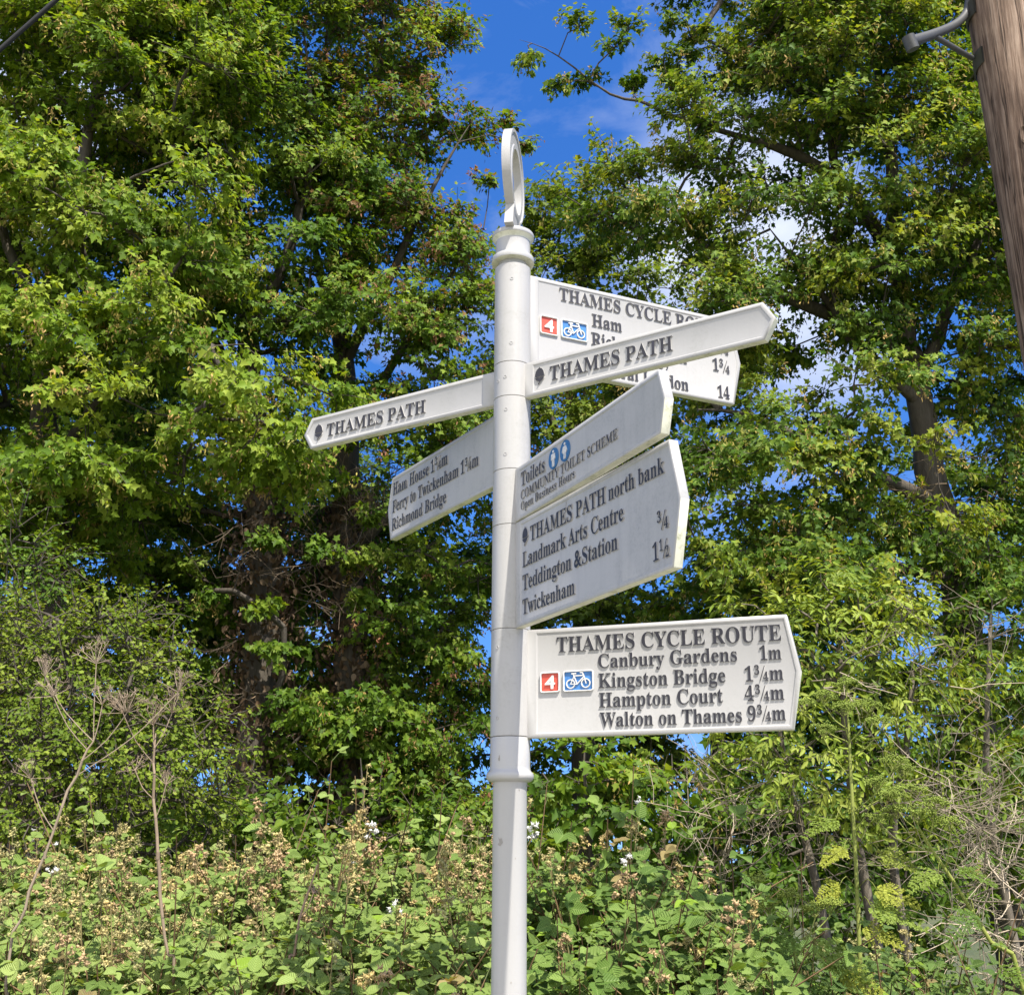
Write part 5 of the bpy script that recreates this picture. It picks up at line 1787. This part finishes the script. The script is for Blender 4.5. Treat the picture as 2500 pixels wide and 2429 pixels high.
# --- dead stalks of last year's umbellifers
def dead_stalk(label, line, umbels, seed, col=(.24, .18, .125)):
    rng = np.random.default_rng(seed)
    p_base = line[0][:3]
    root = thing("dead_stalk", (p_base[0], p_base[1], 0), label, "dead plant", "dead umbellifer stalks")
    g = np.array([p_base[0], p_base[1], 0.0])
    s = spline(np.vstack([[g[0], g[1], -.02, line[0][3] * 1.15], line]), .06)
    a = Acc()
    s[1:-1, :3] += rng.normal(0, .004, (len(s) - 2, 3))
    frusta(a, s[:-1, :3], s[1:, :3], s[:-1, 3], s[1:, 3], 7, tint=col)
    for i in range(6, len(s) - 2, 7):                          # swollen joints
        frusta(a, s[i, :3] - [0, 0, .012], s[i, :3] + [0, 0, .012], s[i, 3] * 1.25, s[i, 3] * 1.25, 7, tint=np.array(col) * .8)
    a.build("stem", M['dry'], root, tint=True, loc=g)
    for (px, py, dist, r, up) in umbels:
        a = Acc()
        e = P(px, py, dist)
        j = int(np.argmin(np.sum((s[:, :3] - e) ** 2, 1) + 3.0 * np.maximum(0, s[:, 2] - e[2] + .04 + .75 * np.hypot(*(s[:, :2] - e[:2]).T))))
        q0 = s[j, :3]
        m = (q0 + e) / 2 + np.array([(e[0] - q0[0]) * .06, 0, -.012])
        c = spline(np.array([q0, m, e]), .05)
        frusta(a, c[:-1], c[1:], .0022, .0018, 5, tint=col)
        d = unit(np.array([(e[0] - q0[0]) * .9, rng.normal(0, .2), up]))
        for k in range(rng.integers(11, 17)):
            dd = unit(d + rng.normal(0, .55, 3))
            t = e + dd * r * rng.uniform(.7, 1.1)
            frusta(a, e, t, .0013, .0010, 3, tint=np.array(col) * rng.uniform(.9, 1.35))
            for _ in range(6):
                t2 = t + unit(dd + rng.normal(0, .8, 3)) * r * .28
                frusta(a, t, t2, .0008, .0008, 3, tint=np.array(col) * rng.uniform(.9, 1.4))
        a.build("umbel", M['dry'], root, tint=True, loc=g)
    return root


dead_stalk("dead brown umbellifer stalk standing upright left of the post", T((424, 2429, 4.4, .0052), (412, 2330, 4.4, .005), (392, 2180, 4.4, .006), (379, 2000, 4.4, .0055), (376, 1860, 4.4, .0045), (380, 1790, 4.4, .003)),
           [(375, 1770, 4.4, .07, .8), (330, 1880, 4.4, .055, .2), (405, 1915, 4.4, .05, .3), (420, 1740, 4.45, .07, .6), (300, 1740, 4.35, .06, .6)], 501)
dead_stalk("dead brown umbellifer stalk leaning right at the bottom left corner", T((15, 2400, 4.3, .005), (60, 2220, 4.3, .0048), (110, 2080, 4.3, .0045), (165, 1930, 4.3, .005), (205, 1860, 4.3, .0045), (228, 1810, 4.3, .003)),
           [(235, 1620, 4.3, .08, .9), (130, 1700, 4.25, .07, .8), (310, 1740, 4.3, .07, .5), (75, 1900, 4.3, .06, .3), (435, 1690, 4.35, .07, .6), (250, 1720, 4.3, .06, .7), (110, 1650, 4.3, .06, .8)], 502, (.27, .21, .15))
dead_stalk("thin dead stem leaning over the brambles midway between the stalk and the post", T((690, 2429, 4.6, .005), (715, 2330, 4.6, .0045), (745, 2200, 4.6, .004), (775, 2110, 4.6, .003)), [(765, 2180, 4.6, .03, .5)], 503, (.30, .20, .14))
dead_stalk("thin dark dead stem right of the post among large bramble leaves", T((1783, 2420, 5.0, .006), (1772, 2300, 5.0, .0055), (1760, 2160, 5.0, .005), (1752, 2090, 5.0, .003)), [(1770, 2100, 5.0, .04, .6)], 504, (.17, .14, .07))


# --- hemlock: tall stems with flat heads and feathery leaves
def hemlock(label, line, umbels, fronds, seed, col, headcol, frondcol):
    rng = np.random.default_rng(seed)
    b = line[0]
    g = np.array([b[0], b[1], 0.0])
    root = thing("hemlock_plant", tuple(g), label, "wildflower", "tall hemlocks at the right")
    s = spline(np.vstack([[g[0], g[1], -.02, b[3] * 1.1], line]), .06)
    a = Acc()
    frusta(a, s[:-1, :3], s[1:, :3], s[:-1, 3], s[1:, 3], 8, tint=col)
    for i in range(8, len(s) - 2, 8):
        frusta(a, s[i, :3] - [0, 0, .01], s[i, :3] + [0, 0, .01], s[i, 3] * 1.3, s[i, 3] * 1.2, 8, tint=np.array(col) * .85)
    a.build("stem", M['dry'], root, tint=True, loc=g)
    u, fr = Acc(), Acc()
    ico_v, ico_f = ICO
    pts, cols = [], []
    for (px, py, dist, r) in umbels:
        e = P(px, py, dist)
        j = int(np.argmin(np.sum((s[:, :3] - e) ** 2, 1) + 2.0 * np.maximum(0, s[:, 2] - e[2] + .1)))
        q0 = s[j, :3]
        c = spline(np.array([q0, q0 * .45 + e * .55 + [0, 0, -.02], e]), .06)
        frusta(u, c[:-1], c[1:], .0028, .0024, 5, tint=col)
        for k in range(16):
            an = rng.uniform(0, 6.28)
            rr = r * math.sqrt(rng.random())
            t = e + np.array([math.cos(an) * rr, math.sin(an) * rr, .035 + .02 * (1 - rr / r) + rng.normal(0, .006)])
            frusta(u, e, t, .0009, .0008, 3, tint=col)
            for _ in range(18):
                pts.append(t + rng.normal(0, 1, 3) * [.009, .009, .004])
                cols.append(np.array(headcol) * rng.uniform(.7, 1.25))
    pts, cols = np.array(pts), np.array(cols)
    v = pts[:, None] + .0030 * ico_v[None]
    f = (ico_f[None] + (np.arange(len(pts)) * len(ico_v))[:, None, None]).reshape(-1, 3)
    u.add(v.reshape(-1, 3), f, np.repeat(cols, len(ico_v), 0))
    u.build("flower_heads", M['dry'], root, tint=True, loc=g)
    for (px, py, dist, L, dx) in fronds:
        e = P(px, py, dist)
        j = int(np.argmin(np.sum((s[:, :3] - e) ** 2, 1) + 1.0 * np.maximum(0, s[:, 2] - e[2] - .1)))
        q0 = s[j, :3]
        c = spline(np.array([q0, q0 * .4 + e * .6 + [0, 0, .04], e]), .05)
        frusta(fr, c[:-1], c[1:], .002, .0016, 4, tint=col)
        d = unit(np.array([dx, -.25, -.25]))
        yellow = np.array(frondcol[rng.integers(0, len(frondcol))])
        upv = unit(np.array([0, -.5, .85]) + rng.normal(0, .2, 3))
        sdv = unit(np.cross(d, upv))
        for k in range(9):                                     # twice-feathered blade
            t = k / 8
            q = e + d * L * t + np.array([0, 0, -.15 * L * t * t])
            for sg in (1, -1):
                sd = unit(sdv * sg + d * .75 + rng.normal(0, .1, 3))
                l2 = L * .5 * (1 - t * .82)
                m = 9
                pp = q + sd * (np.linspace(.1, 1, m) * l2)[:, None]
                for s2 in (1, -1):
                    dv = unit(np.cross(sd, upv) * s2 + sd * .8 + rng.normal(0, .25, (m, 3)))
                    leaves(fr, HAW, pp, dv, upv + rng.normal(0, .3, (m, 3)), np.maximum(.009, l2 * .26 * (1.05 - np.linspace(.1, 1, m) * .55)), yellow * rng.uniform(.75, 1.25, (m, 1)))
                frusta(fr, q, pp[-1], .0008, .0006, 3, tint=yellow)
        frusta(fr, e, e + d * L, .0014, .0008, 4, tint=yellow)
    fr.build("feathery_leaves", M['leaf_small'], root, tint=True, loc=g)
    return root


GRN = [(.13, .20, .03), (.16, .22, .035), (.10, .17, .03)]
YEL = [(.31, .34, .05), (.26, .31, .05), (.20, .27, .045)]
hemlock("tall hemlock with a straight yellow-green stem beyond the tip of the lowest board", T((2104, 2400, 5.2, .0095), (2098, 2305, 5.2, .009), (2090, 2120, 5.2, .0085), (2078, 1900, 5.2, .007), (2072, 1780, 5.2, .005), (2068, 1720, 5.2, .003)),
        [(2066, 1690, 5.2, .06), (2010, 1720, 5.25, .06), (1960, 1740, 5.3, .055), (2120, 1740, 5.15, .055), (2150, 1780, 5.1, .05), (2180, 1880, 5.1, .06), (2210, 1900, 5.15, .055), (2060, 1750, 5.1, .05), (2010, 1800, 5.2, .05), (2140, 1930, 5.1, .04)],
        [(2040, 2000, 5.1, .15, -.7), (2060, 2070, 5.1, .12, -.5), (2125, 2210, 5.0, .2, .9), (2140, 2170, 5.0, .15, .9), (2110, 2260, 5.0, .14, .6), (2150, 2080, 5.1, .13, .6), (2050, 2160, 5.1, .11, -.6)], 601,
        (.26, .29, .07), (.20, .26, .045), YEL)
hemlock("leaning hemlock with pale lace-like green heads near the right edge", T((2500, 2420, 5.0, .009), (2420, 2300, 5.0, .0085), (2340, 2170, 5.0, .0075), (2280, 2080, 5.0, .006), (2250, 2030, 5.0, .004)),
        [(2240, 2010, 5.0, .075), (2190, 2000, 5.05, .06), (2280, 1985, 4.95, .065), (2220, 1950, 5.0, .06), (2320, 2030, 4.95, .055), (2150, 2020, 5.1, .05), (2180, 1960, 5.0, .05)],
        [(2440, 2360, 4.9, .16, .6), (2380, 2230, 4.9, .15, -.5), (2290, 2130, 4.95, .14, -.7), (2340, 2120, 4.95, .13, .7)], 602,
        (.24, .27, .06), (.22, .28, .05), GRN + [YEL[2]])
hemlock("short hemlock with yellowing feathery leaves at the bottom right of the post", T((1960, 2429, 4.9, .007), (1950, 2380, 4.9, .0065), (1935, 2300, 4.9, .0055), (1930, 2240, 4.9, .004)),
        [(1935, 2210, 4.9, .05), (1990, 2240, 4.9, .05), (2030, 2230, 4.9, .045), (1880, 2230, 4.95, .04), (1850, 2170, 5.0, .045)],
        [(1990, 2300, 4.8, .20, .5), (1940, 2280, 4.8, .18, -.6), (2010, 2340, 4.8, .18, .7), (1970, 2380, 4.75, .18, .2), (2050, 2380, 4.8, .16, .8), (1900, 2340, 4.8, .16, -.5)], 603,
        (.22, .26, .06), (.24, .29, .05), YEL + GRN[:1])

# --- dry grass and withered dock at the bottom right corner
rng = np.random.default_rng(71)
acc = Acc()
nb = 1500
gx_ = rng.uniform(1.0, 2.6, nb)
gy_ = rng.uniform(1.1, 3.0, nb)
h_ = rng.uniform(.7, 1.25, nb)
p0 = np.stack([gx_, gy_, 0 * gx_], 1)
d = unit(np.stack([rng.normal(0, .22, nb), rng.normal(0, .22, nb), np.ones(nb)], 1))
p1 = p0 + d * (h_ * .6)[:, None]
p2 = p1 + unit(d + rng.normal(0, .28, (nb, 3)) + [0, 0, -.1]) * (h_ * .4)[:, None]
cols = np.array([(.34, .27, .14), (.26, .22, .10), (.13, .17, .05), (.22, .12, .06)])[rng.integers(0, 4, nb)] * rng.uniform(.7, 1.2, (nb, 1))
frusta(acc, p0, p1, .0022, .0017, 3, tint=cols)
frusta(acc, p1, p2, .0017, .0008, 3, tint=cols)
tag(acc.build("dry_grass", M['dry'], tint=True), "tall dry grass among the brambles at the bottom right", "grass", kind="stuff")
